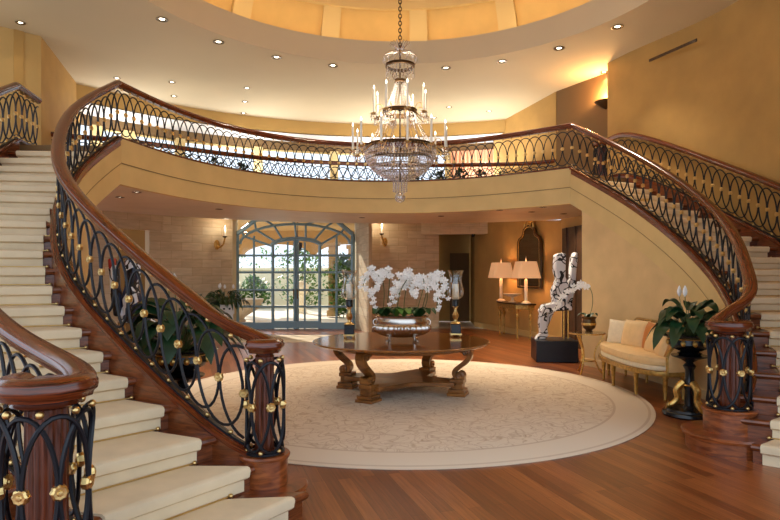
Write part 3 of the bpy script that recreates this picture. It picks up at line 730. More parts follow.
SC = spline([(.93, .62), (.99, .66), (1.02, .60), (.98, .50), (.86, .40), (.80, .33), (.82, .26), (.90, .23), (.93, .29), (.88, .31)], 46)
for a in angs:
    ca, sa = math.cos(R_(a)), math.sin(R_(a)); lg = MB(); sec = []
    # S scroll ribbon: width across, thickness along
    P = np.vstack([[(.86, .645)], SC]); n = len(P)
    for i in range(n):
        tt = P[min(i+1, n-1)]-P[max(i-1, 0)]; tt = tt/np.hypot(*tt); nn = np.array([-tt[1], tt[0]]); u = i/(n-1)
        th = .055*(1-.45*u)+.02*math.sin(PI*u); wd = .075*(1-.2*u)
        q = []
        for e, f_ in ((1, -1), (1.15, -.35), (1.15, .35), (1, 1), (-.9, 1), (-.9, -1)):
            r = P[i][0]+nn[0]*th*e*.5; z = P[i][1]+nn[1]*th*e*.5
            q.append((r*ca-sa*wd*f_, r*sa+ca*wd*f_, z))
        sec.append(q)
    lg.sweep(sec); L = lg.build('leg', M['table'], t)
    f = MB(); cx, cy = .84*ca, .84*sa
    f.box((cx, cy, .205), (.20, .20, .06), R_(a)); f.box((cx, cy, .14), (.165, .165, .1), R_(a)); f.box((cx, cy, .07), (.23, .23, .05), R_(a)); f.box((cx, cy, .022), (.26, .26, .044), R_(a)); f.build('foot', M['table'], L, bevel=.008)
    f = MB()
    for sgn in (-1, 1):
        f.lathe([(.005, 0), (.06, 0), (.065, .012), (.04, .02), (.03, .035), (.005, .038)], n=16)
    # volute bosses at the side of the scroll
    for sgn in (-1, 1):
        for (r, z, rad) in ((.97, .615, .052), (.885, .285, .06)):
            f = MB()
            c = Vector((r*ca-sa*sgn*.066, r*sa+ca*sgn*.066, z)); ax = Vector((-sa*sgn, ca*sgn, 0))
            v = []; N_ = 14
            e1 = Vector((ca, sa, 0)); e2 = Vector((0, 0, 1))
            for rr, h_ in ((rad, -.02), (rad, .012), (rad*.7, .02), (rad*.35, .016), (rad*.3, .034), (.003, .038)):
                for i in range(N_): v.append(c+e1*rr*math.cos(2*PI*i/N_)+e2*rr*math.sin(2*PI*i/N_)+ax*h_)
            f.add(v, [(j*N_+i, j*N_+(i+1) % N_, (j+1)*N_+(i+1) % N_, (j+1)*N_+i) for j in range(5) for i in range(N_)])
            f.build('scroll_volute', M['table'], L)
TT = .76  # table top height above floor

# ------------------------------------------------------------------ things on the table
BX, BY = .17, 8.42
bw = empty('footed_bowl', (BX, BY, TT), label='large gadrooned silver bowl with claw feet holding the orchids', cat='bowl')
m = MB(); m.lathe([(.12, .055), (.22, .07), (.31, .095), (.37, .13), (.40, .17), (.405, .20), (.39, .225), (.375, .235)], n=240, sy=.72, gad=.045, gn=28, caps=False); m.build('gadrooned_body', M['silver'], bw)
m = MB(); m.lathe([(.375, .232), (.36, .25), (.37, .285), (.345, .33), (.385, .352), (.39, .362), (.36, .36), (.33, .33), (.3, .25)], n=64, sy=.72, caps=False); m.build('rim', M['silver'], bw)
MB().lathe([(.12, .056), (.001, .056)], n=32, sy=.72, caps=False).build('bowl_base', M['silver'], bw)
for a in (-50, -130, 50, 130):
    x, y = .25*math.cos(R_(a)), .72*.25*math.sin(R_(a)); u = Vector((math.cos(R_(a)), math.sin(R_(a)), 0)); m = MB()
    p = Vector((x, y, 0)); m.tube([p+u*-.02+Vector((0, 0, .11)), p+u*.02+Vector((0, 0, .07)), p+u*.02+Vector((0, 0, .03)), p+u*.05+Vector((0, 0, .018))], .02, 8, r2=.016)
    for d in (-.5, 0, .5):
        w_ = Vector((math.cos(R_(a)+d), math.sin(R_(a)+d), 0)); m.tube([p+u*.03+Vector((0, 0, .025)), p+u*.03+w_*.035+Vector((0, 0, .022)), p+u*.03+w_*.06+Vector((0, 0, .008))], .013, 6, r2=.006)
    m.build('claw_foot', M['silver'], bw)
for sx in (-1, 1):
    m = MB(); m.tube([(sx*(.36+.05*math.sin(a)), 0, .27+.045*math.cos(a)) for a in np.linspace(0, 2*PI, 17)[:-1]], .009, 6, closed=True); m.build('ring_handle', M['silver'], bw)
MB().lathe([(.33, .335), (.001, .345)], n=32, sy=.72, caps=False).build('moss_filling', M['soil'], bw)

def blossom(m, c, d, r):
    # five petals + lip around point c facing direction d
    d = Vector(d).normalized(); u = d.cross(Vector((0, 0, 1))); u = u.normalized() if u.length > .1 else Vector((1, 0, 0)); v = u.cross(d)
    c = Vector(c)
    for k, (a, l, w_) in enumerate(((90, 1, .5), (18, 1.05, .75), (162, 1.05, .75), (234, .9, .45), (306, .9, .45))):
        e = u*math.cos(R_(a))+v*math.sin(R_(a)); s = u*-math.sin(R_(a))+v*math.cos(R_(a))
        q = [c, c+e*r*l*.5+s*r*w_*.55+d*r*.12, c+e*r*l*.95+s*r*w_*.25+d*r*.05, c+e*r*l*1.02+d*r*.02, c+e*r*l*.95-s*r*w_*.25+d*r*.05, c+e*r*l*.5-s*r*w_*.55+d*r*.12]
        m.add(q, [(0, 1, 2), (0, 2, 3), (0, 3, 4), (0, 4, 5)])
def strap_leaf(m, base, direc, length, width_, rise, droop, n=9, th=.004, twist=0):
    base = Vector(base); d = Vector((math.cos(direc), math.sin(direc), 0)); s = Vector((-d.y, d.x, 0)); v = []; f = []
    for i in range(n):
        u = i/(n-1); p = base+d*length*(u**.9)*(1-.12*u)+Vector((0, 0, rise*math.sin(min(1, u*1.1)*PI*.62)-droop*u*u))
        w_ = width_*(math.sin(PI*min(1, .06+u*.94))**.7)*.5 if u < 1 else 0.001
        sd = s.copy()+Vector((0, 0, twist))
        v += [p-sd*w_+Vector((0, 0, w_*.35)), p-Vector((0, 0, th)), p+sd*w_+Vector((0, 0, w_*.35)), p+Vector((0, 0, th*.2))]
    for i in range(n-1):
        a = i*4; b_ = a+4
        f += [(a, a+3, b_+3, b_), (a+3, a+2, b_+2, b_+3), (a+2, a+1, b_+1, b_+2), (a+1, a, b_, b_+1)]
    m.add(v, f)
def orchid(base, pts, label, nb, r=.042, mat='petal'):
    o = empty('moth_orchid', base, label=label, cat='orchid', group='white orchids in the silver bowl')
    P = spline([(0, 0, 0)]+pts, 40); MB().tube([tuple(p) for p in P], .006, 5).build('flower_stem', M['stem'], o)
    i0 = 14; rnd = random.Random(str(label))
    for i in range(nb):
        u = i/(nb-1); p = P[int(i0+(39-i0)*u)]; off = Vector((rnd.uniform(-.045, .045), rnd.uniform(-.06, .02), rnd.uniform(-.06, .04)))
        m = MB(); blossom(m, (0, 0, 0), (rnd.uniform(-.5, .5), -1, rnd.uniform(-.3, .3)), r*(1.1-.3*u)); m.sphere((0, -.01, 0), .009, 6, 4)
        m.build('blossom', M['petal'], o, loc=Vector(p)+off, smooth=False)
    m = MB()
    for k in range(4): strap_leaf(m, (0, 0, 0), rnd.uniform(-PI, PI) if k > 1 else -PI/2+rnd.uniform(-.9, .9), rnd.uniform(.22, .36), .13, .16, .10)
    m.build('foliage', M['leaf3' if 'mid' in label else 'leaf'], o)
    return o
bz = TT+.34
# stems drawn from pixel positions at the bowl depth (0.0143 m per px)
sc = BY/F
def spx(base, pl, dy=0): # pixel list -> offsets from base
    out = []
    for i, (px, py) in enumerate(pl): out.append(((px-390)*sc-base[0], dy*(i+1)/len(pl), 1.7+(YH-py)*sc-base[2]))
    return out
for bx, pl, lab, nb, dy in (
    (382, [(384, 290), (378, 272), (368, 274), (363, 286)], 'outer left spray of white orchid blossoms arching over the bowl rim', 17, -.02),
    (386, [(389, 288), (388, 271), (380, 274), (374, 288), (373, 303)], 'white orchid spray hanging left of the bowl centre in front of dark leaves', 20, -.12),
    (396, [(401, 290), (409, 276), (404, 274), (396, 286), (391, 301)], 'middle white orchid spray with a tall tip and low hanging blossoms', 20, -.14),
    (404, [(405, 296), (408, 280), (403, 284), (399, 295)], 'short inner white orchid spray right beside the middle one', 10, .05),
    (416, [(420, 300), (424, 282), (418, 278), (414, 286), (414, 295)], 'white orchid spray right of the bowl centre turning left', 16, -.08),
    (420, [(425, 298), (430, 280), (437, 274), (443, 284), (446, 295)], 'outer right arching spray of white orchids', 20, -.05),
    (421, [(427, 300), (428, 286), (434, 280), (437, 292), (436, 309)], 'pale trailing orchid spray hanging lowest at the right end of the bowl', 16, -.16)):
    bpt = ((bx-390)*sc, BY+.03, bz); orchid(bpt, spx(bpt, pl, dy), lab, int(nb*1.6), .050)
def hurricane(x, y, label):
    o = empty('hurricane_candle_holder', (x, y, TT), label=label, cat='candle holder', group='hurricane candle holders on the round table')
    m = MB()
    for a in (45, 135, 225, 315): m.sphere((.085*math.cos(R_(a)), .085*math.sin(R_(a)), .018), .022, 8, 6)
    m.box((0, 0, .045), (.17, .17, .02)); m.build('brass_foot', M['gold'], o)
    MB().box((0, 0, .125), (.145, .145, .14)).build('marble_block', M['black'], o, bevel=.006)
    MB().lathe([(.075, .195), (.085, .205), (.06, .22), (.03, .235), (.025, .26), (.045, .30), (.05, .33), (.03, .37), (.02, .41), (.03, .45), (.05, .46), (.001, .462)], n=20).build('brass_baluster', M['gold'], o)
    MB().lathe([(.04, .46), (.052, .465), (.052, .56), (.045, .57), (.001, .572)], n=20).build('black_collar', M['black'], o)
    m = MB(); m.lathe([(.052, .575), (.10, .60), (.125, .66), (.12, .73), (.095, .82), (.09, .90), (.105, .97), (.125, 1.01)], n=32, caps=False); m.build('glass_shade', M['hurr'], o)
    c = MB().lathe([(.05, .572), (.05, .80), (.045, .805), (.001, .80)], n=20).build('pillar_candle', M['candle'], o)
    MB().tube([(0, 0, .80), (.002, 0, .825)], .003, 5).build('wick', M['black'], c)
    return o
hurricane(-.61, 8.85, 'glass hurricane with pillar candle at the left end of the round table')
hurricane(1.00, 9.0, 'glass hurricane with pillar candle at the right end of the round table')

# ------------------------------------------------------------------ chandelier
CHX, CHY = .145, 8.5; q_ = CHY/F
cz = lambda py: 1.7+(YH-py)*q_
ch = empty('crystal_chandelier', (CHX, CHY, 0), label='tall crystal chandelier with two tiers of white candles hanging over the round table', cat='chandelier')
m = MB(); z = cz(45); i = 0
while z < 9.4:
    a = PI/2*(i % 2); pts = [(math.cos(t_)*.022*math.cos(a), math.cos(t_)*.022*math.sin(a), z+.034*math.sin(t_)) for t_ in np.linspace(0, 2*PI, 11)[:-1]]
    m.tube(pts, .0075, 5, closed=True); z += .052; i += 1
m.build('chain', M['bronze'], ch)
MB().lathe([(.012, cz(182)), (.012, cz(150)), (.03, cz(148)), (.012, cz(145)), (.012, cz(112)), (.035, cz(110)), (.012, cz(107)), (.012, cz(82)), (.03, cz(80)), (.012, cz(78)), (.012, cz(45)), (.001, cz(44))], n=12).build('stem_rod', M['bronze'], ch)
def hoopring(r, z, h, name='tier_ring'):
    MB().lathe([(r, z-h/2), (r+.012, z-h/3), (r+.004, z), (r+.014, z+h/3), (r, z+h/2), (r-.012, z+h/2), (r-.012, z-h/2), (r, z-h/2)], n=48, caps=False).build(name, M['bronze'], ch)
hoopring(.20, cz(66), .05); hoopring(.07, cz(81), .05); hoopring(.235, cz(112), .07); hoopring(.50, cz(148), .06)
m = MB()   # crown plumes
for i in range(16):
    a = 2*PI*i/16
    for r0, r1, z0, z1, z2 in ((.2, .25, 66, 60, 52), ):
        pts = [(.19*math.cos(a), .19*math.sin(a), cz(66)), (.25*math.cos(a), .25*math.sin(a), cz(60)), (.19*math.cos(a), .19*math.sin(a), cz(54)), (.05*math.cos(a), .05*math.sin(a), cz(52)), (.06*math.cos(a), .06*math.sin(a), cz(48)), (.12*math.cos(a), .12*math.sin(a), cz(43)), (.15*math.cos(a), .15*math.sin(a), cz(45))]
        m.tube([tuple(p) for p in spline(pts, 20)], .005, 4)
m.build('crown_plumes', M['crystal'], ch)
def beads(m, a_, b_, n, r, sag=0, h=1.7):
    a_ = Vector(a_); b_ = Vector(b_)
    for i in range(n):
        u = i/(n-1) if n > 1 else 0; p = a_.lerp(b_, u); p.z -= sag*4*u*(1-u); m.octa(p, r, r*h)
m = MB()
for i in range(24):
    a = 2*PI*i/24; c, s = math.cos(a), math.sin(a)
    beads(m, (.20*c, .20*s, cz(67.5)), (.20*c, .20*s, cz(76)), 4, .012, h=2)
    beads(m, (.235*c, .235*s, cz(114)), (.235*c, .235*s, cz(121)), 3, .012, h=2)
tag(m.build('crystal_fringe', M['crystal'], ch), kind='stuff')
m = MB()
for i in range(20):
    a = 2*PI*i/20; c, s = math.cos(a), math.sin(a); beads(m, (.07*c, .07*s, cz(82)), (.46*c, .46*s, cz(146)), 34, .010, .10)
    beads(m, (.19*c, .19*s, cz(68)), (.07*c, .07*s, cz(80)), 6, .010)
tag(m.build('crystal_tent', M['crystal'], ch), kind='stuff')
# basket of drops
m = MB(); BK = spline([(.50, 149), (.50, 156), (.45, 164), (.36, 171), (.24, 176), (.13, 179)], 13)
for j, (r, py) in enumerate(BK):
    n = max(10, int(2*PI*r/.045))
    for i in range(n):
        a = 2*PI*(i+.5*(j % 2))/n; m.octa((r*math.cos(a), r*math.sin(a), cz(py)), .017, .033)
for r, y0, y1 in ((.10, 179, 191), (.07, 179, 192)):
    for i in range(14):
        a = 2*PI*i/14; beads(m, (r*math.cos(a), r*math.sin(a), cz(y0)), (r*math.cos(a), r*math.sin(a), cz(y1)), 7, .010, h=1.6)
tag(m.build('crystal_basket', M['crystal'], ch), kind='stuff')
for r, py in ((.475, 160), (.40, 167), (.28, 173), (.12, 179)):
    m = MB(); m.tube([(r*math.cos(a), r*math.sin(a), cz(py)) for a in np.linspace(0, 2*PI, 41)[:-1]], .008, 5, closed=True); m.build('basket_hoop', M['bronze'], ch)
m = MB(); m.sphere((0, 0, cz(197.5)), .075, 14, 9); [m.octa((.07*math.cos(a), .07*math.sin(a), cz(197.5)), .014, .02) for a in np.linspace(0, 2*PI, 12)]; m.build('crystal_ball', M['crystal'], ch)
def tier(n, r0, r1, py_ring, py_cup, ph0, clen):
    for i in range(n):
        a = ph0+2*PI*i/n; c, s = math.cos(a), math.sin(a)
        P = spline([(r0*c, r0*s, cz(py_ring)), ((r0*.6+r1*.4)*c, (r0*.6+r1*.4)*s, cz(py_ring+5)), (r1*.97*c, r1*.97*s, cz(py_cup+4.5)), (r1*c, r1*s, cz(py_cup))], 14)
        arm = MB(); arm.tube([tuple(p) for p in P], .008, 6); arm.tube([tuple(p) for p in spline([(r0*c, r0*s, cz(py_ring)), ((r0+.05)*c, (r0+.05)*s, cz(py_ring-6)), ((r0+.11)*c, (r0+.11)*s, cz(py_ring-5)), ((r0+.12)*c, (r0+.12)*s, cz(py_ring-1))], 12)], .005, 5)
        A_ = arm.build('candle_arm', M['antgold'], ch)
        p = (r1*c, r1*s, 0); z0 = cz(py_cup)
        MB().lathe([(.01, z0-.01), (.045, z0+.005), (.05, z0+.015), (.02, z0+.012), (.02, z0+.03), (.001, z0+.03)], p, 14).build('drip_pan', M['antgold'], A_)
        MB().lathe([(.0165, z0+.02), (.0155, z0+clen), (.001, z0+clen+.004)], p, 10).build('candle', M['candle'], A_)
        MB().lathe([(.002, z0+clen), (.012, z0+clen+.014), (.010, z0+clen+.03), (.001, z0+clen+.058)], p, 8).build('flame_bulb', M['bulb'], A_)
        d = MB()
        for k in range(8):
            b2 = 2*PI*k/8; beads(d, (p[0]+.045*math.cos(b2), p[1]+.045*math.sin(b2), z0), (p[0]+.045*math.cos(b2), p[1]+.045*math.sin(b2), z0-.07), 3, .010, h=1.8)
        d.build('pan_crystals', M['crystal'], A_)
tier(8, .235, .385, 112, 116, .25, .36); tier(12, .50, .68, 148, 153, .13, .36)
lamp('POINT', 'chandelier_light', (CHX, CHY, cz(95)), 32, WARM, .35)

# ------------------------------------------------------------------ peace lily urns on stands
def leafplant(root, r, h, n, length, width_, seed, mat='leaf2', z0=0, flowers=0, name='foliage'):
    rnd = random.Random(seed); m = MB(); st = MB()
    for i in range(n):
        a = i*2.39996+rnd.uniform(-.3, .3); u = i/n; hh = h*(.35+.65*(1-u))*rnd.uniform(.8, 1.1)
        L = length*rnd.uniform(.75, 1.15); base = Vector((.03*math.cos(a), .03*math.sin(a), z0)); tip = Vector(((r*.25+r*.45*u)*math.cos(a), (r*.25+r*.45*u)*math.sin(a), z0+hh))
        P = [base, base.lerp(tip, .5)+Vector((0, 0, hh*.12)), tip]; st.tube([tuple(p) for p in spline([tuple(q) for q in P], 6)], .005, 4)
        strap_leaf(m, tip, a+rnd.uniform(-.3, .3), L, width_*rnd.uniform(.8, 1.15), .04+.10*(1-u), .10+.22*u, n=9, twist=rnd.uniform(-.3, .3))
    m.build(name, M[mat], root); st.build('leaf_stalks', M['stem'], root)
    for i in range(flowers):
        a = rnd.uniform(0, 6.28) if flowers > 2 else (2.2 if i == 0 else 3.5); x, y = r*.35*math.cos(a), r*.35*math.sin(a); z = z0+h+length*.42+rnd.uniform(0, .06)
        f = MB(); f.tube([(0, 0, z0), (x*.6, y*.6, z0+h*.7), (x, y, z)], .005, 4); f.build('flower_stalk', M['stem'], root)
        f = MB(); f.lathe([(.004, 0), (.03, .03), (.036, .07), (.02, .11), (.002, .14)], (x, y, z), 8, sy=.45); f.build('white_spathe', M['petal'], root)
def urnstand(x, y, rz, lab_s, lab_p, plant_scale, seed):
    o = empty('urn_stand', (x, y, 0), rz, label=lab_s, cat='plant stand', group='black and gold plant stands')
    m = MB(); m.lathe([(.30, 0), (.31, .02), (.30, .05), (.27, .06), (.26, .085), (.001, .086)], n=3 if False else 24); m.build('base', M['black'], o)
    for k in range(3):
        a = 2*PI*k/3+.4; c, s = math.cos(a), math.sin(a)
        f = MB(); f.tube([tuple(p) for p in spline([(.06*c, .06*s, .40), (.14*c, .14*s, .30), (.13*c, .13*s, .20), (.20*c, .20*s, .12), (.25*c, .25*s, .115)], 16)], lambda u: .045-.012*u+.02*(u > .85), 8); f.build('claw_leg', M['antgold'], o)
    MB().lathe([(.09, .086), (.06, .12), (.05, .3), (.07, .36), (.055, .42), (.05, .55), (.075, .60), (.04, .64), (.10, .68), (.20, .71), (.21, .73), (.001, .735)], n=24).build('column', M['black'], o)
    MB().lathe([(.072, .355), (.08, .365), (.072, .378)], n=24, caps=False).build('gilt_ring', M['antgold'], o)
    u = empty('planter_urn', (x, y, .735), rz, label=lab_p[0], cat='urn', group='black and gold urns')
    MB().lathe([(.12, 0), (.14, .02), (.10, .04), (.20, .08), (.24, .13), (.235, .19), (.26, .215), (.33, .23), (.335, .245), (.26, .25), (.22, .22), (.001, .21)], n=36).build('urn_body', M['black'], u)
    m = MB()
    for k in range(12):
        a = 2*PI*k/12; m.sphere((.238*math.cos(a), .238*math.sin(a), .15), .03, 8, 6, (1, 1, 1.2))
    m.lathe([(.245, .19), (.252, .2), (.245, .21)], n=36, caps=False); m.build('gilt_frieze', M['antgold'], u)
    p = empty('peace_lily', (x, y, .95), rz, label=lab_p[1], cat='plant', group='peace lilies in urns')
    MB().lathe([(.22, .0), (.001, .005)], n=20, caps=False).build('soil', M['soil'], p)
    leafplant(p, .36*plant_scale, .36*plant_scale, 40, .36*plant_scale, .17*plant_scale, seed, flowers=2)
urnstand(3.63, 7.15, .3, 'black and gold claw-footed plant stand beside the settee', ('black and gold urn on the stand beside the right newel', 'peace lily with two white blooms beside the settee'), .9, 3)
urnstand(-2.02, 5.75, 1.0, 'black and gold plant stand behind the left stair balustrade', ('dark urn with gilt mounts seen through the left balustrade', 'broad-leaved green plant behind the left stair balustrade'), 1.12, 5)

# ------------------------------------------------------------------ settee
so = empty('settee', (3.84, 8.98, 0), 0, label='curved cream silk settee with gilded frame against the right stair wall', cat='sofa')
def arcoff(u, a, b): # plan curve of the front: u in -1..1 along y
    return -b*(1-u*u)
Ls = 1.10
us = np.linspace(-1, 1, 25)
def seatplan(inset=0, back=0.26):
    f = [(-.10-.38*math.sqrt(max(0, 1-abs(u)**2.6))+inset, u*(Ls-inset)) for u in us]; bk = [(back-.10*abs(u)**3, u*(Ls-inset)) for u in us[::-1]]
    return f+bk
def rounded(m, poly, z0, z1, r):
    secs = [(0, r), (.3*r, .3*r), (r, 0)]; P = np.array(poly); c = P.mean(0); n = len(P); v = []; lv = []
    for ins, zz in ((r, z0), (.25*r, z0+.25*r), (0, z0+r), (0, z1-r), (.25*r, z1-.25*r), (r, z1)):
        lv.append(zz); d = P-c; L = np.hypot(*d.T)[:, None]; q = c+d*(1-ins/L); v += [(a, b_, zz) for a, b_ in q]
    f = [(j*n+i, j*n+(i+1) % n, (j+1)*n+(i+1) % n, (j+1)*n+i) for j in range(5) for i in range(n)]
    f += [tuple(reversed(range(n))), tuple(range(5*n, 6*n))]; m.add(v, f); return m
m = MB(); rounded(m, seatplan(0), .33, .40, .02); m.build('seat_rail', M['gildwood'], so)
m = MB(); rounded(m, seatplan(.03), .40, .47, .02); m.build('seat_base', M['paleivory'], so)
m = MB(); rounded(m, seatplan(.02, .16), .465, .585, .05); m.build('seat_cushion', M['cream'], so)
for (x, y) in ((-.37, -.66), (-.44, .0), (-.37, .60), (-.13, -1.03), (-.13, 1.03), (.14, -.98), (.14, .98), (.2, -.3), (.2, .3)):
    m = MB().lathe([(.016, 0), (.022, .02), (.018, .03), (.034, .30), (.042, .31), (.042, .35), (.001, .35)], (x, y, 0), 14, gad=.08, gn=7); m.build('leg', M['gildwood'], so)
# back and wrapping arms: one continuous band following the back curve
bk = []
for u in np.linspace(-1, 1, 41):
    if abs(u) < .72: x = .27; y = u/.72*(Ls-.12)
    else:
        t_ = (abs(u)-.72)/.28; a = t_*PI/2; x = .27-.40*math.sin(a)*1.0; y = math.copysign(Ls-.12+.12*math.sin(min(1, t_*1.4)*PI/2), u)
    h = .98-.0*abs(u) if abs(u) < .6 else .98-(.98-.60)*min(1, (abs(u)-.6)/.4)**1.3
    bk.append((x, y, h))
m = MB(); fr = MB(); sec = []; sec2 = []
for i, (x, y, h) in enumerate(bk):
    a = Vector(bk[min(i+1, 40)])-Vector(bk[max(i-1, 0)]); a.z = 0; a.normalize(); nn = Vector((-a.y, a.x, 0))  # inward (toward -x at the middle)
    p = Vector((x, y, 0)); sec.append([tuple(p+nn*.035+Vector((0, 0, .40))), tuple(p+nn*.045+Vector((0, 0, h-.06))), tuple(p+nn*.02+Vector((0, 0, h-.02))), tuple(p-nn*.02+Vector((0, 0, h-.02))), tuple(p-nn*.03+Vector((0, 0, h-.06))), tuple(p-nn*.03+Vector((0, 0, .40)))])
    sec2.append(tuple(p+Vector((0, 0, h))))
m.sweep(sec); m.build('upholstered_back', M['cream'], so)
fr.tube(sec2, .024, 8); fr.tube([(sec2[0][0], sec2[0][1], .36), sec2[0]], .026, 8); fr.tube([(sec2[-1][0], sec2[-1][1], .36), sec2[-1]], .026, 8); fr.build('gilded_top_rail', M['gildwood'], so)
def cushion(x, y, z, w_, h, rz, tilt, mat, label, name='throw_cushion'):
    m = MB(); n = 13; v = []; f = []
    for side in (1, -1):
        for i in range(n):
            for j in range(n):
                u = -1+2*i/(n-1); q = -1+2*j/(n-1); e = max(0, (1-u*u))*max(0, (1-q*q)); pin = 1-.09*(1-abs(u*q))*(max(abs(u), abs(q)))**6
                v.append((u*w_/2*pin, side*.085*e**.42, q*h/2*pin))
    for s_ in range(2):
        for i in range(n-1):
            for j in range(n-1):
                a = s_*n*n+i*n+j; f.append((a, a+1, a+n+1, a+n))
    v = [(a*1.1, b_*1.15, c_*1.1) for a, b_, c_ in v]; m.add(v, f); o = m.build(name, mat if not isinstance(mat, str) else M[mat], angle=80); o.location = (x, y, z); o.rotation_euler = (tilt, 0, rz)
    return tag(o, label, 'cushion', 'cushions on the settee')
cushion(3.80, 9.74, .75, .40, .40, R_(-50), R_(-16), 'paleivory', 'pale shiny ivory cushion at the far left end of the settee')
cushion(3.88, 9.34, .75, .46, .44, R_(-66), R_(-15), 'cream', 'large square cream cushion with pointed corners near the left end of the settee')
cushion(3.96, 8.86, .75, .46, .42, R_(-86), R_(-12), 'orangesilk', 'amber gold cushion standing behind the settee middle')
cushion(3.88, 8.62, .73, .44, .40, R_(-92), R_(-20), 'cream', 'cream cushion leaning in front of the amber one')
cushion(3.84, 8.26, .71, .42, .36, R_(-106), R_(-20), 'cream', 'cream cushion nearest the black urn')

# ------------------------------------------------------------------ side table with orchid
sx_, sy_ = 3.42, 10.25
st = empty('side_table', (sx_, sy_, 0), label='small gilded side table with glass top left of the settee', cat='table')
MB().lathe([(.30, .70), (.305, .705), (.30, .712), (.001, .712)], n=32).build('glass_top', M['hurr'], st)
MB().lathe([(.285, .675), (.31, .68), (.31, .70), (.285, .70), (.285, .675)], n=32, caps=False).build('top_frame', M['antgold'], st)
for k in range(3):
    a = 2*PI*k/3-2.3; c, s = math.cos(a), math.sin(a)
    MB().tube([tuple(p) for p in spline([(.27*c, .27*s, .68), (.25*c, .25*s, .60), (.16*c, .16*s, .45), (.13*c, .13*s, .25), (.22*c, .22*s, .04), (.26*c, .26*s, .015)], 20)], .015, 8).build('leg', M['antgold'], st)
MB().lathe([(.10, .20), (.13, .205), (.13, .225), (.001, .226)], n=20).build('lower_shelf', M['antgold'], st)
pp = empty('flower_pot', (sx_+.03, sy_-.02, .713), label='dark bronze pot on the small gilded side table', cat='pot')
MB().lathe([(.06, 0), (.065, .01), (.05, .03), (.10, .07), (.12, .14), (.105, .22), (.125, .25), (.13, .265), (.11, .265), (.10, .24), (.001, .24)], n=24).build('pot_body', M['bronze'], pp)
MB().lathe([(.122, .12), (.128, .14), (.122, .16)], n=24, caps=False).build('pot_band', M['antgold'], pp)
oc = empty('moth_orchid', (sx_+.03, sy_-.02, .96), label='white orchid spray arching left above the small gilded side table', cat='orchid')
P = spline([(0, 0, 0), (.06, 0, .22), (.03, -.01, .48), (-.12, -.02, .58), (-.30, -.03, .50), (-.50, -.04, .32), (-.60, -.05, .16)], 40); MB().tube([tuple(p) for p in P], .006, 5).build('flower_stem', M['stem'], oc)
rnd = random.Random(4)
for i in range(19):
    p = P[17+int(i*22/18)]; m = MB(); blossom(m, (0, 0, 0), (rnd.uniform(-.5, .2), -1, rnd.uniform(-.4, .2)), .06*(1.15-.02*i)); m.sphere((0, -.012, 0), .012, 6, 4)
    m.build('blossom', M['petal'], oc, loc=Vector(p)+Vector((rnd.uniform(-.03, .03), rnd.uniform(-.04, .02), rnd.uniform(-.04, .03))), smooth=False)
m = MB(); [strap_leaf(m, (0, 0, 0), a, .24, .09, .09, .06) for a in (PI, -2.2, .5, 2.3)]; m.build('foliage', M['leaf'], oc)

# ------------------------------------------------------------------ sculptures
pl = MB().box((0, 0, .21), (.80, .80, .42)).build('display_plinth', M['plinth'], loc=(3.29, 11.85, 0), rz=R_(-6), bevel=.01)
tag(pl, 'low black block carrying the black and white sculpture', 'plinth')
def slab(m, poly, y0, y1): # polygon in x,z extruded in y
    n = len(poly); v = [(x, y0, z) for x, z in poly]+[(x, y1, z) for x, z in poly]
    m.add(v, [tuple(range(n)), tuple(reversed(range(n, 2*n)))]+[(i, n+i, n+(i+1) % n, (i+1) % n) for i in range(n)])
def sculpture(loc, rz, mat, label, s=1.0):
    o = empty('abstract_sculpture', loc, rz, label=label, cat='sculpture')
    m = MB(); slab(m, [(-.06*s, .80*s), (.16*s, .84*s), (.24*s, 1.25*s), (.12*s, 1.55*s), (.13*s, 2.12*s), (.02*s, 2.16*s), (-.12*s, 2.10*s), (-.14*s, 1.70*s), (-.08*s, 1.50*s), (-.20*s, 1.20*s), (-.16*s, .90*s)], -.13*s, .13*s); m.build('torso', M[mat], o, bevel=.02)
    m = MB(); slab(m, [(.16*s, .86*s), (.34*s, .86*s), (.42*s, 1.3*s), (.46*s, 1.75*s), (.50*s, 2.14*s), (.42*s, 2.18*s), (.33*s, 2.0*s), (.30*s, 1.5*s), (.20*s, 1.25*s)], 0, .22*s); m.build('rear_prong', M[mat], o, bevel=.02)
    m = MB(); slab(m, [(.28*s, .72*s), (.28*s, .88*s), (-.1*s, .92*s), (-.42*s, .86*s), (-.52*s, .70*s), (-.46*s, .62*s), (-.2*s, .70*s)], -.16*s, .16*s); m.build('seat_block', M[mat], o, bevel=.02)
    m = MB(); slab(m, [(-.52*s, .72*s), (-.36*s, .66*s), (-.36*s, .30*s), (-.32*s, .10*s), (-.42*s, .0), (-.66*s, .0), (-.62*s, .06*s), (-.52*s, .16*s), (-.55*s, .4*s)], -.15*s, .02*s); m.build('front_leg', M[mat], o, bevel=.015)
    m = MB(); slab(m, [(-.24*s, .68*s), (-.10*s, .70*s), (-.28*s, .30*s), (-.30*s, .02), (-.42*s, .0), (-.40*s, .25*s)], .03*s, .14*s); m.build('second_leg', M[mat], o, bevel=.015)
    for q in (.14, .25): MB().tube([(q*s, .05, .0), (q*s, .05, .74*s)], .022*s, 8).build('support_post', M['antgold'], o)
    return o
sculpture((3.40, 11.85, .42), R_(4), 'art', 'angular white sculpture covered with black lines on the low black block', .80)
pl2 = MB().box((0, 0, .35), (.8, .8, .7)).build('display_plinth', M['plinth'], loc=(-3.22, 7.45, 0), rz=R_(-25), bevel=.01)
tag(pl2, 'dark block behind the left stair balustrade', 'plinth')
sculpture((-3.25, 7.45, .70), R_(165), 'art2', 'navy white and red abstract sculpture glimpsed through the left stair balustrade', .56)

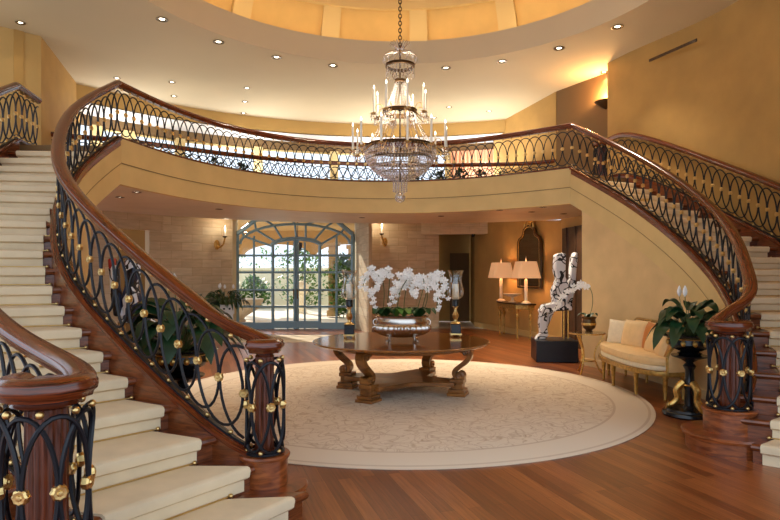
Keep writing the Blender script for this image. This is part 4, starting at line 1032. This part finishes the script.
# ------------------------------------------------------------------ console, lamps, mirror
cd_ = math.atan2(-.98, .2)          # along the wall
co = empty('console_table', (3.36, 16.2, 0), cd_, label='carved gilded console table under the tall mirror', cat='table')
m = MB(); poly = [(-.98, -.02), (-.98, -.16), (-.8, -.20), (-.66, -.34), (0, -.38), (.66, -.34), (.8, -.20), (.98, -.16), (.98, -.02)]
poly = [(x, -y-.26) for x, y in poly][::1]
# local +y points toward the room side after rotation; flip so the bowed front faces the room
CF = -1
poly = [(-.98, .24), (-.98, .02), (-.84, -.04), (-.66, -.20), (0, -.26), (.66, -.20), (.84, -.04), (.98, .02), (.98, .24)]
m.prism(poly, .915, .955); m.build('table_top', M['bronze'], co, bevel=.006)
m = MB(); m.prism([(x*.95, y*.9) for x, y in poly], .80, .915); m.build('apron', M['gildwood'], co, bevel=.01)
for x, y in ((-.88, .12), (-.60, -.12), (.60, -.12), (.88, .12)):
    MB().lathe([(.02, 0), (.03, .03), (.018, .06), (.022, .35), (.03, .50), (.022, .52), (.045, .58), (.05, .64), (.03, .68), (.04, .72), (.055, .78), (.055, .82), (.001, .82)], (x, y, 0), 14).build('leg', M['gildwood'], co)
m = MB()
for x0, x1 in ((-.5, -.05), (.05, .5)):
    xm = (x0+x1)/2; m.tube([tuple(p) for p in spline([(x0, -.17, .80), (xm-.05, -.21, .73), (xm, -.22, .77), (xm+.05, -.21, .73), (x1, -.17, .80)], 14)], .014, 6)
m.build('carved_swag', M['gildwood'], co)
def tlamp(x, y, label):
    o = empty('table_lamp', (x, y, .955), R_(8), label=label, cat='lamp', group='lamps on the console')
    MB().lathe([(.001, 0), (.13, .0), (.13, .02), (.11, .03), (.08, .05), (.04, .07), (.001, .07)], n=24).build('lamp_base', M['paleivory'], o)
    MB().lathe([(.04, .07), (.045, .09), (.042, .60), (.03, .63), (.01, .64), (.01, .70), (.001, .70)], n=18).build('candlestick', M['paleivory'], o)
    m = MB(); b_, t_ = .33, .22; z0, z1 = .66, 1.10; P0 = []; P1 = []
    def ring(h, z):
        q = []; c = .06
        for sx, sy in ((1, 1), (-1, 1), (-1, -1), (1, -1)):
            if sx*sy > 0: q += [(sx*h, sy*(h-c), z), (sx*(h-c), sy*h, z)]
            else: q += [(sx*(h-c), sy*h, z), (sx*h, sy*(h-c), z)]
        return q
    sec = [ring(b_*.95, z0), ring(t_*1.05, z1)]
    m.add([p for s_ in sec for p in s_], [(i, (i+1) % 8, 8+(i+1) % 8, 8+i) for i in range(8)], [[(i, 0), (i+1, 0), (i+1, 1), (i, 1)] for i in range(8)])
    m.build('lamp_shade', M['shade'], o, smooth=False)
    MB().lathe([(.004, 1.08), (.018, 1.11), (.016, 1.15), (.006, 1.19), (.001, 1.24)], n=10).build('finial', M['candle'], o)
    MB().sphere((0, 0, .84), .05, 10, 8).build('bulb', M['bulb'], o)
    lamp('POINT', 'table_lamp_light', (x, y, .955+.86), 13, (1, .64, .34), .10)
tlamp(3.20, 17.0, 'farther pleated table lamp at the left end of the console')
tlamp(3.56, 15.45, 'nearer pleated table lamp in front of the tall mirror')
bo = empty('pedestal_bowl', (3.36, 16.2, .955), label='shallow pale compote bowl on the console between the lamps', cat='bowl')
MB().lathe([(.10, 0), (.11, .02), (.05, .04), (.03, .09), (.04, .13), (.16, .17), (.24, .22), (.25, .235), (.2, .22), (.001, .17)], n=28).build('bowl_body', M['paleivory'], bo)
# mirror on the oblique wall
wx = lambda Y: 2.81+(19.5-Y)*(1.48/4.7)
mi = empty('wall_mirror', (wx(16.1)-.06, 16.1, 0), math.atan2(-4.7, 1.48), label='tall arched mirror with dark gilded frame above the console', cat='mirror')
half = [(0, 3.04), (.12, 3.03), (.26, 2.95), (.30, 2.82), (.36, 2.76), (.52, 2.70), (.58, 2.60), (.58, 1.36)]
ou = half+[(-x, z) for x, z in half[::-1][:-1]] if False else [(-x, z) for x, z in half[::-1]]+half[1:]
m = MB(); n = len(ou); m.add([(x, 0, z) for x, z in ou]+[(x, -.03, z) for x, z in ou], [tuple(range(n)), tuple(reversed(range(n, 2*n)))]+[(i, n+i, n+(i+1) % n, (i+1) % n) for i in range(n)])
m.build('mirror_plate', M['mirror'], mi, smooth=False)
m = MB(); m.tube([(x, -.02, z) for x, z in ou], .045, 6, closed=True); m.build('frame', M['bronze'], mi)
m = MB(); m.tube([(x*.94, -.05, 2.2+(z-2.2)*.965) for x, z in ou], .010, 6, closed=True); m.build('gilt_edge', M['antgold'], mi)
m = MB(); m.tube([tuple(p) for p in spline([(-.22, -.04, 2.98), (-.20, -.04, 3.14), (-.08, -.04, 3.12), (-.10, -.04, 3.04), (0, -.04, 3.20), (.10, -.04, 3.04), (.08, -.04, 3.12), (.20, -.04, 3.14), (.22, -.04, 2.98)], 40)], .03, 6); m.sphere((0, -.05, 3.12), .06, 10, 8); m.build('crest', M['antgold'], mi)

# ------------------------------------------------------------------ sconces
def sconce(x, y, z, rz, label, s=1, mir=1):
    o = empty('wall_sconce', (x, y, z), rz, label=label, cat='sconce', group='gilded candle sconces beside the glass door')
    m = MB(); m.lathe([(.001, 0), (.12*s, .0), (.11*s, .03), (.05*s, .045), (.001, .05)], n=18, sx=.75, sy=1.25)
    o2 = m.build('backplate', M['antgold'], o); o2.rotation_euler = (PI/2, 0, 0); o2.location = (0, 0, -.12)
    MB().tube([tuple(p) for p in spline([(0, -.03, -.14), (mir*.03, -.12, -.20), (mir*.10, -.2, -.12), (mir*.14, -.2, .0), (mir*.16, -.2, .10)], 18)], .024*s, 8).build('arm', M['antgold'], o)
    MB().lathe([(.02, .08), (.07, .11), (.075, .13), (.03, .14), (.03, .16), (.001, .16)], (mir*.16, -.2, 0), 16).build('candle_cup', M['bronze'], o)
    MB().lathe([(.035, .13), (.035, .33), (.001, .335)], (mir*.16, -.2, 0), 14).build('candle', M['candle'], o)
    MB().lathe([(.003, .33), (.02, .36), (.018, .39), (.001, .45)], (mir*.16, -.2, 0), 10).build('flame_bulb', M['bulb'], o)
    c, s_ = math.cos(rz), math.sin(rz); lamp('POINT', 'sconce_light', (x+mir*.16*c+.28*s_, y+mir*.16*s_-.28*c, z+.42), 7, WARM, .06)
sconce(-5.15, 17.55, 2.72, R_(42), 'gilded candle sconce on the stone wall left of the glass door')
o_ = sconce(-.16, 18.46, 2.85, R_(16), 'gilded candle sconce on the stone wall right of the glass door', 1, -1)
us_ = empty('uplight_sconce', (5.0, 13.6, 5.62), R_(-62), label='amber bowl uplighter on the upper wall above the right staircase', cat='sconce')
MB().lathe([(.001, -.12), (.03, -.11), (.16, -.02), (.27, .07), (.28, .08), (.25, .075), (.001, -.04)], n=28).build('bowl', M['bronze'], us_)
MB().lathe([(.02, -.19), (.03, -.16), (.02, -.12)], n=12).build('finial', M['antgold'], us_)
MB().lathe([(.24, .05), (.001, .06)], n=20, caps=False).build('glow_plate', M['bulb'], us_)
lamp('POINT', 'uplight', (4.86, 13.5, 5.80), 70, (1, .55, .22), .1)

# ------------------------------------------------------------------ downlights
def onz(px, py, z): Y = F*(z-H)/(YH-py); return ((px-390)/F*Y, Y)
dl = MB(); dl.lathe([(.085, 0), (.095, -.006), (.095, -.012), (.07, -.014), (.045, 0)], n=20, caps=False)
dlm = dl.build('tmp', M['chrome']); dld = dlm.data; bpy.data.objects.remove(dlm)
M['lens'] = simple('downlight_lens', (1, .9, .7), emit=(1, .88, .66), es=6)
bb = MB().lathe([(.042, -.002), (.001, -.003)], n=16, caps=False).build('tmp2', M['lens']); bbd = bb.data; bpy.data.objects.remove(bb)
def down(px, py, z, grp, lab, en=0, sc_=1.0, sp=95):
    x, y = onz(px, py, z); zz = z if z > 5 else soff_z(x, y)
    if z < 5: x, y = onz(px, py, zz); zz = soff_z(x, y)
    o = empty('recessed_downlight', (x, y, zz-.001), label=lab, cat='downlight', group=grp); o.scale = (sc_,)*3
    place(dld, 'trim_ring', (0, 0, 0), o); place(bbd, 'lit_lens', (0, 0, 0), o)
    if en: lamp('SPOT', 'downlight_beam', (x, y, zz-.03), en, WARM, .05, target=(x, y, 0), spot=sp, blend=.8)
g1 = 'downlights in the ceiling ring around the dome'
for i, (px, py) in enumerate([(162, 19), (218.6, 41.7), (276.5, 57), (333, 65.3), (446, 67.7), (502, 61), (559, 48), (617.5, 26.5)]):
    down(px, py, ZC, g1, ['downlight beside the dome opening nearest the left edge', 'second downlight from the left along the dome edge', 'third downlight from the left along the dome edge', 'downlight by the dome edge just left of the chandelier crown', 'downlight by the dome edge just right of the chandelier crown', 'second downlight right of the chandelier along the dome edge', 'third downlight right of the chandelier along the dome edge', 'rightmost downlight along the dome edge'][i], [50, 100, 150, 150, 150, 150, 150, 120][i], 1.15)
g2 = 'small downlights in the far part of the upper ceiling'
for i, (px, py) in enumerate([(20.5, 22.6), (117, 78), (172, 82), (174, 96), (247, 88), (245, 101.5), (243.5, 113), (449, 107), (489, 111), (434, 117.6), (604, 72), (577, 86)]):
    down(px, py, ZC, g2, ['downlight in the far top left corner of the ceiling', 'downlight above the corner peak of the left stair rail', 'upper of two downlights left of the window posts', 'lower of two downlights left of the window posts', 'top one of three downlights in a row left of the chandelier', 'middle one of three downlights in a row left of the chandelier', 'lowest of three downlights in a row left of the chandelier', 'downlight right of the upper chandelier candles', 'downlight farther right of the chandelier above the frieze', 'tiny downlight behind the chandelier candles', 'downlight at the top of the right ochre wall edge', 'downlight over the passage to the uplighter'][i], 8 if i < 7 else 25, .9)
g3 = 'downlights in the low ceiling under the balcony'
for i, (px, py) in enumerate([(136.7, 192), (120, 197), (219, 209), (499.4, 210), (543, 207), (563.7, 213.6), (441, 216), (531.7, 211.8), (579, 217), (362, 217.5)]):
    down(px, py, 3.08, g3, ['upper of the pair of downlights under the left end of the balcony', 'lower of the pair of downlights under the left end of the balcony', 'soffit downlight above the left sconce', 'bright soffit downlight left of the mirror top', 'soffit downlight nearest the fascia above the mirror', 'soffit downlight right of the mirror', 'soffit downlight above the right corridor opening', 'dim soffit downlight above the mirror crest', 'soffit downlight beside the dark side door', 'soffit downlight above the right sconce'][i], 75, .8, 130)
# linear air slot high on the right wall
tag(MB().box((0, 0, 0), (1.1, .02, .05)).build('air_slot', M['dkdoor'], loc=(5.28, 11.05, 5.9), rz=math.atan2(-1.6, .62)), 'narrow dark air slot high on the right ochre wall', 'vent')
sc_o = empty('security_camera', (2.65, 18.76, 3.0), label='small dark security camera under the stone lintel', cat='camera')
MB().lathe([(.06, 0), (.06, -.03), (.04, -.07), (.001, -.09)], n=14).build('dome_housing', M['black'], sc_o)

# ------------------------------------------------------------------ planter by the door, doormat
pb = empty('box_planter', (-4.75, 16.9, 0), R_(15), label='white box planter on a thin white stand left of the glass door', cat='planter')
m = MB(); [m.box((x, y, .2), (.03, .03, .4)) for x in (-.26, .26) for y in (-.15, .15)]; m.box((0, 0, .02), (.6, .36, .02)); m.build('stand', M['white'], pb)
m = MB(); m.box((0, 0, .72), (.56, .36, .26)); m.box((0, 0, .50), (.5, .3, .2)); m.build('box', M['white'], pb, bevel=.01)
m = MB(); [m.sphere((x, -.185, .74), .03, 8, 6) for x in (-.15, 0, .15)]; m.build('medallions', M['black'], pb)
fp = empty('leafy_plant', (-4.75, 16.9, .84), label='bushy green plant with small white blooms in the box planter', cat='plant')
leafplant(fp, .75, .32, 110, .30, .07, 11, 'leaf', flowers=6)
mt = MB().prism([(-4.3, 14.9), (-1.3, 14.9), (-1.35, 16.6), (-4.4, 16.6)], .0, .012).build('door_mat', M['mat'], smooth=False)
tag(mt, 'pale flat runner mat on the floor before the glass door', 'mat')

# ------------------------------------------------------------------ gallery plants behind the far railing
def bush(loc, r, h, n, seed, label, grp, mat='leaf', leaf=.16, cat='shrub', name='potted_shrub', pot=True):
    rnd = random.Random(seed); o = empty(name, loc, label=label, cat=cat, group=grp); m = MB()
    for i in range(n):
        a = rnd.uniform(0, 2*PI); u = rnd.random()**.5; z = rnd.random(); rr = r*u*math.sin(PI*(.15+.8*z)); d = Vector((rnd.uniform(-1, 1), rnd.uniform(-1, 1), rnd.uniform(-.4, .8))).normalized()
        c = Vector((rr*math.cos(a), rr*math.sin(a), .12+h*z)); s = d.cross(Vector((0, 0, 1))).normalized()*leaf*.28; L = leaf*rnd.uniform(.7, 1.2)
        m.add([c, c+d*L*.5+s, c+d*L, c+d*L*.5-s], [(0, 1, 2), (0, 2, 3)])
    m.build('foliage', M[mat], o, smooth=False)
    MB().tube([(0, 0, 0), (.02, 0, h*.3), (0, .02, h*.7)], .02, 6).build('stem', M['bark'], o)
    if pot: MB().lathe([(.16, 0), (.2, .16), (.22, .2), (.001, .18)], n=16).build('pot', M['stonebowl'], o)
    return o
spots = [(-4.9, 14.3, .72), (-4.35, 14.7, .8), (-3.8, 15.0, .66), (-3.2, 15.35, .5), (.75, 16.3, .56), (1.35, 16.35, .7), (1.95, 16.3, .76), (2.5, 16.2, .7), (3.05, 16.1, .62)]
names_ = ['at the left end behind the far railing', 'second from the left behind the far railing', 'third from the left behind the far railing', 'low one right of the left group behind the far railing', 'just right of the chandelier basket', 'in front of the first part of the peach curtain', 'in front of the middle of the peach curtain', 'at the right edge of the peach curtain', 'at the far right end behind the railing']
for i, (x, y, h) in enumerate(spots):
    bush((x, y, ZF), .30, h, 170, 20+i, 'dark leafy gallery plant '+names_[i], 'plants along the gallery windows')
m = MB(); sec = []
for i in range(61):
    px = 451+(497-451)*i/60; x, y = px_at_R(px, RW-.12+.04*math.sin(i*1.3)); x2, y2 = px_at_R(px, RW-.08+.04*math.sin(i*1.3)); sec.append([(x, y, 3.9), (x, y, 5.72), (x2, y2, 5.72), (x2, y2, 3.9)])
m.sweep(sec); tag(m.build('curtain', M['pink']), 'peach coloured curtain at the right end of the gallery windows', 'curtain')

# ------------------------------------------------------------------ courtyard beyond the glass door
structure(MB().add([(-22, 18.75, -.05), (16, 18.75, -.05), (16, 46, -.05), (-22, 46, -.05)], [(0, 1, 2, 3)]).build('ground_courtyard', M['extfloor']))
gw = MB(); gw.box((-9, 33.5, 1.0), (22, .4, 2.0)); gw.box((-9, 33.5, 2.05), (22.4, .6, .12)); tag(gw.build('garden_wall', M['extcream'], smooth=False), 'low cream garden wall across the courtyard', 'wall')
pc = empty('courtyard_portico', (0, 0, 0), label='ochre vaulted portico with pillars outside the glass door', cat='portico')
for x, y in ((-2.35, 24.5), (-1.75, 27.5), (-6.9, 26.0)):
    m = MB(); m.box((x, y, 1.5), (.38, .38, 3.0)); m.box((x, y, 3.0), (.55, .55, .18)); m.box((x, y, .12), (.5, .5, .24)); m.build('pillar', M['exttan'], pc, bevel=.01)
m = MB(); m.box((-4.5, 25.7, 3.85), (9, 4.6, .16)); m.build('portico_ceiling', M['exttan'], pc)
m = MB(); poly = [(-9.0, 3.9), (0.2, 3.9), (0.2, 2.7)]
for cxx, w2 in ((-2.0, 1.5), (-5.3, 1.6), (-8.2, 1.0)):
    for i in range(13):
        a = PI*i/12; poly.append((cxx+w2*math.cos(a), 2.6+.55*math.sin(a)))
poly.append((-9.0, 2.6)); n = len(poly)
m.add([(x, 27.6, z) for x, z in poly]+[(x, 28.0, z) for x, z in poly], [tuple(range(n)), tuple(reversed(range(n, 2*n)))]+[(i, n+i, n+(i+1) % n, (i+1) % n) for i in range(n)])
m.build('arcade', M['exttan'], pc, smooth=False)
m = MB(); m.box((-.9, 22.4, 1.9), (.3, 4.2, 3.8)); m.build('side_wall', M['exttan'], pc)
ln = empty('hanging_lantern', (-3.6, 23.0, 2.75), label='dark metal lantern hanging in the portico', cat='lantern')
MB().tube([(0, 0, .2), (0, 0, 1.4)], .015, 5).build('chain', M['iron'], ln); MB().lathe([(.02, .25), (.18, .2), (.15, -.1), (.05, -.15)], n=6).build('lantern_cage', M['iron'], ln)
bp_ = empty('stone_planter', (-5.75, 22.0, -.05), label='wide round stone bowl outside the left side light', cat='planter')
MB().lathe([(.35, 0), (.38, .06), (.30, .12), (.36, .2), (.85, .5), (1.0, .78), (1.03, .86), (.9, .86), (.001, .8)], n=36).build('bowl', M['stonebowl'], bp_)
gl = MB().sphere((0, 0, 1.15), .34, 16, 12); gl.lathe([(.3, 0), (.22, .1), (.18, .8), (.25, .86)]); tag(gl.build('globe_ornament', M['extcream'], loc=(-4.05, 27.0, -.05)), 'pale stone globe on a pedestal seen through the left door leaf', 'ornament')
ext = [(-4.6, 31.0, 1.5, 3.2), (-8.9, 30.5, 1.3, 1.6), (-.6, 30.0, 1.3, 3.0), (-10.5, 36, 2.2, 4.0), (-1.9, 24.2, .7, 2.4), (-5.9, 36.5, 2.4, 5.2), (-7.2, 31.2, 1.0, 1.5)]
lb = ['bright green tree seen through the left door leaf', 'low shrub outside the far left panes', 'green tree seen through the right door leaf', 'tall tree beyond the garden wall on the left', 'leafy bush close outside the right side light', 'tallest tree beyond the garden wall', 'low round shrub beside the stone bowl']
for i, (x, y, r, h) in enumerate(ext): bush((x, y, -.05), r, h, 900, 60+i, lb[i], 'courtyard plants', 'leaf3', .28, 'tree' if h > 2.7 else 'shrub', 'garden_tree' if h > 2.7 else 'garden_shrub', pot=False)

bpy.context.view_layer.update()
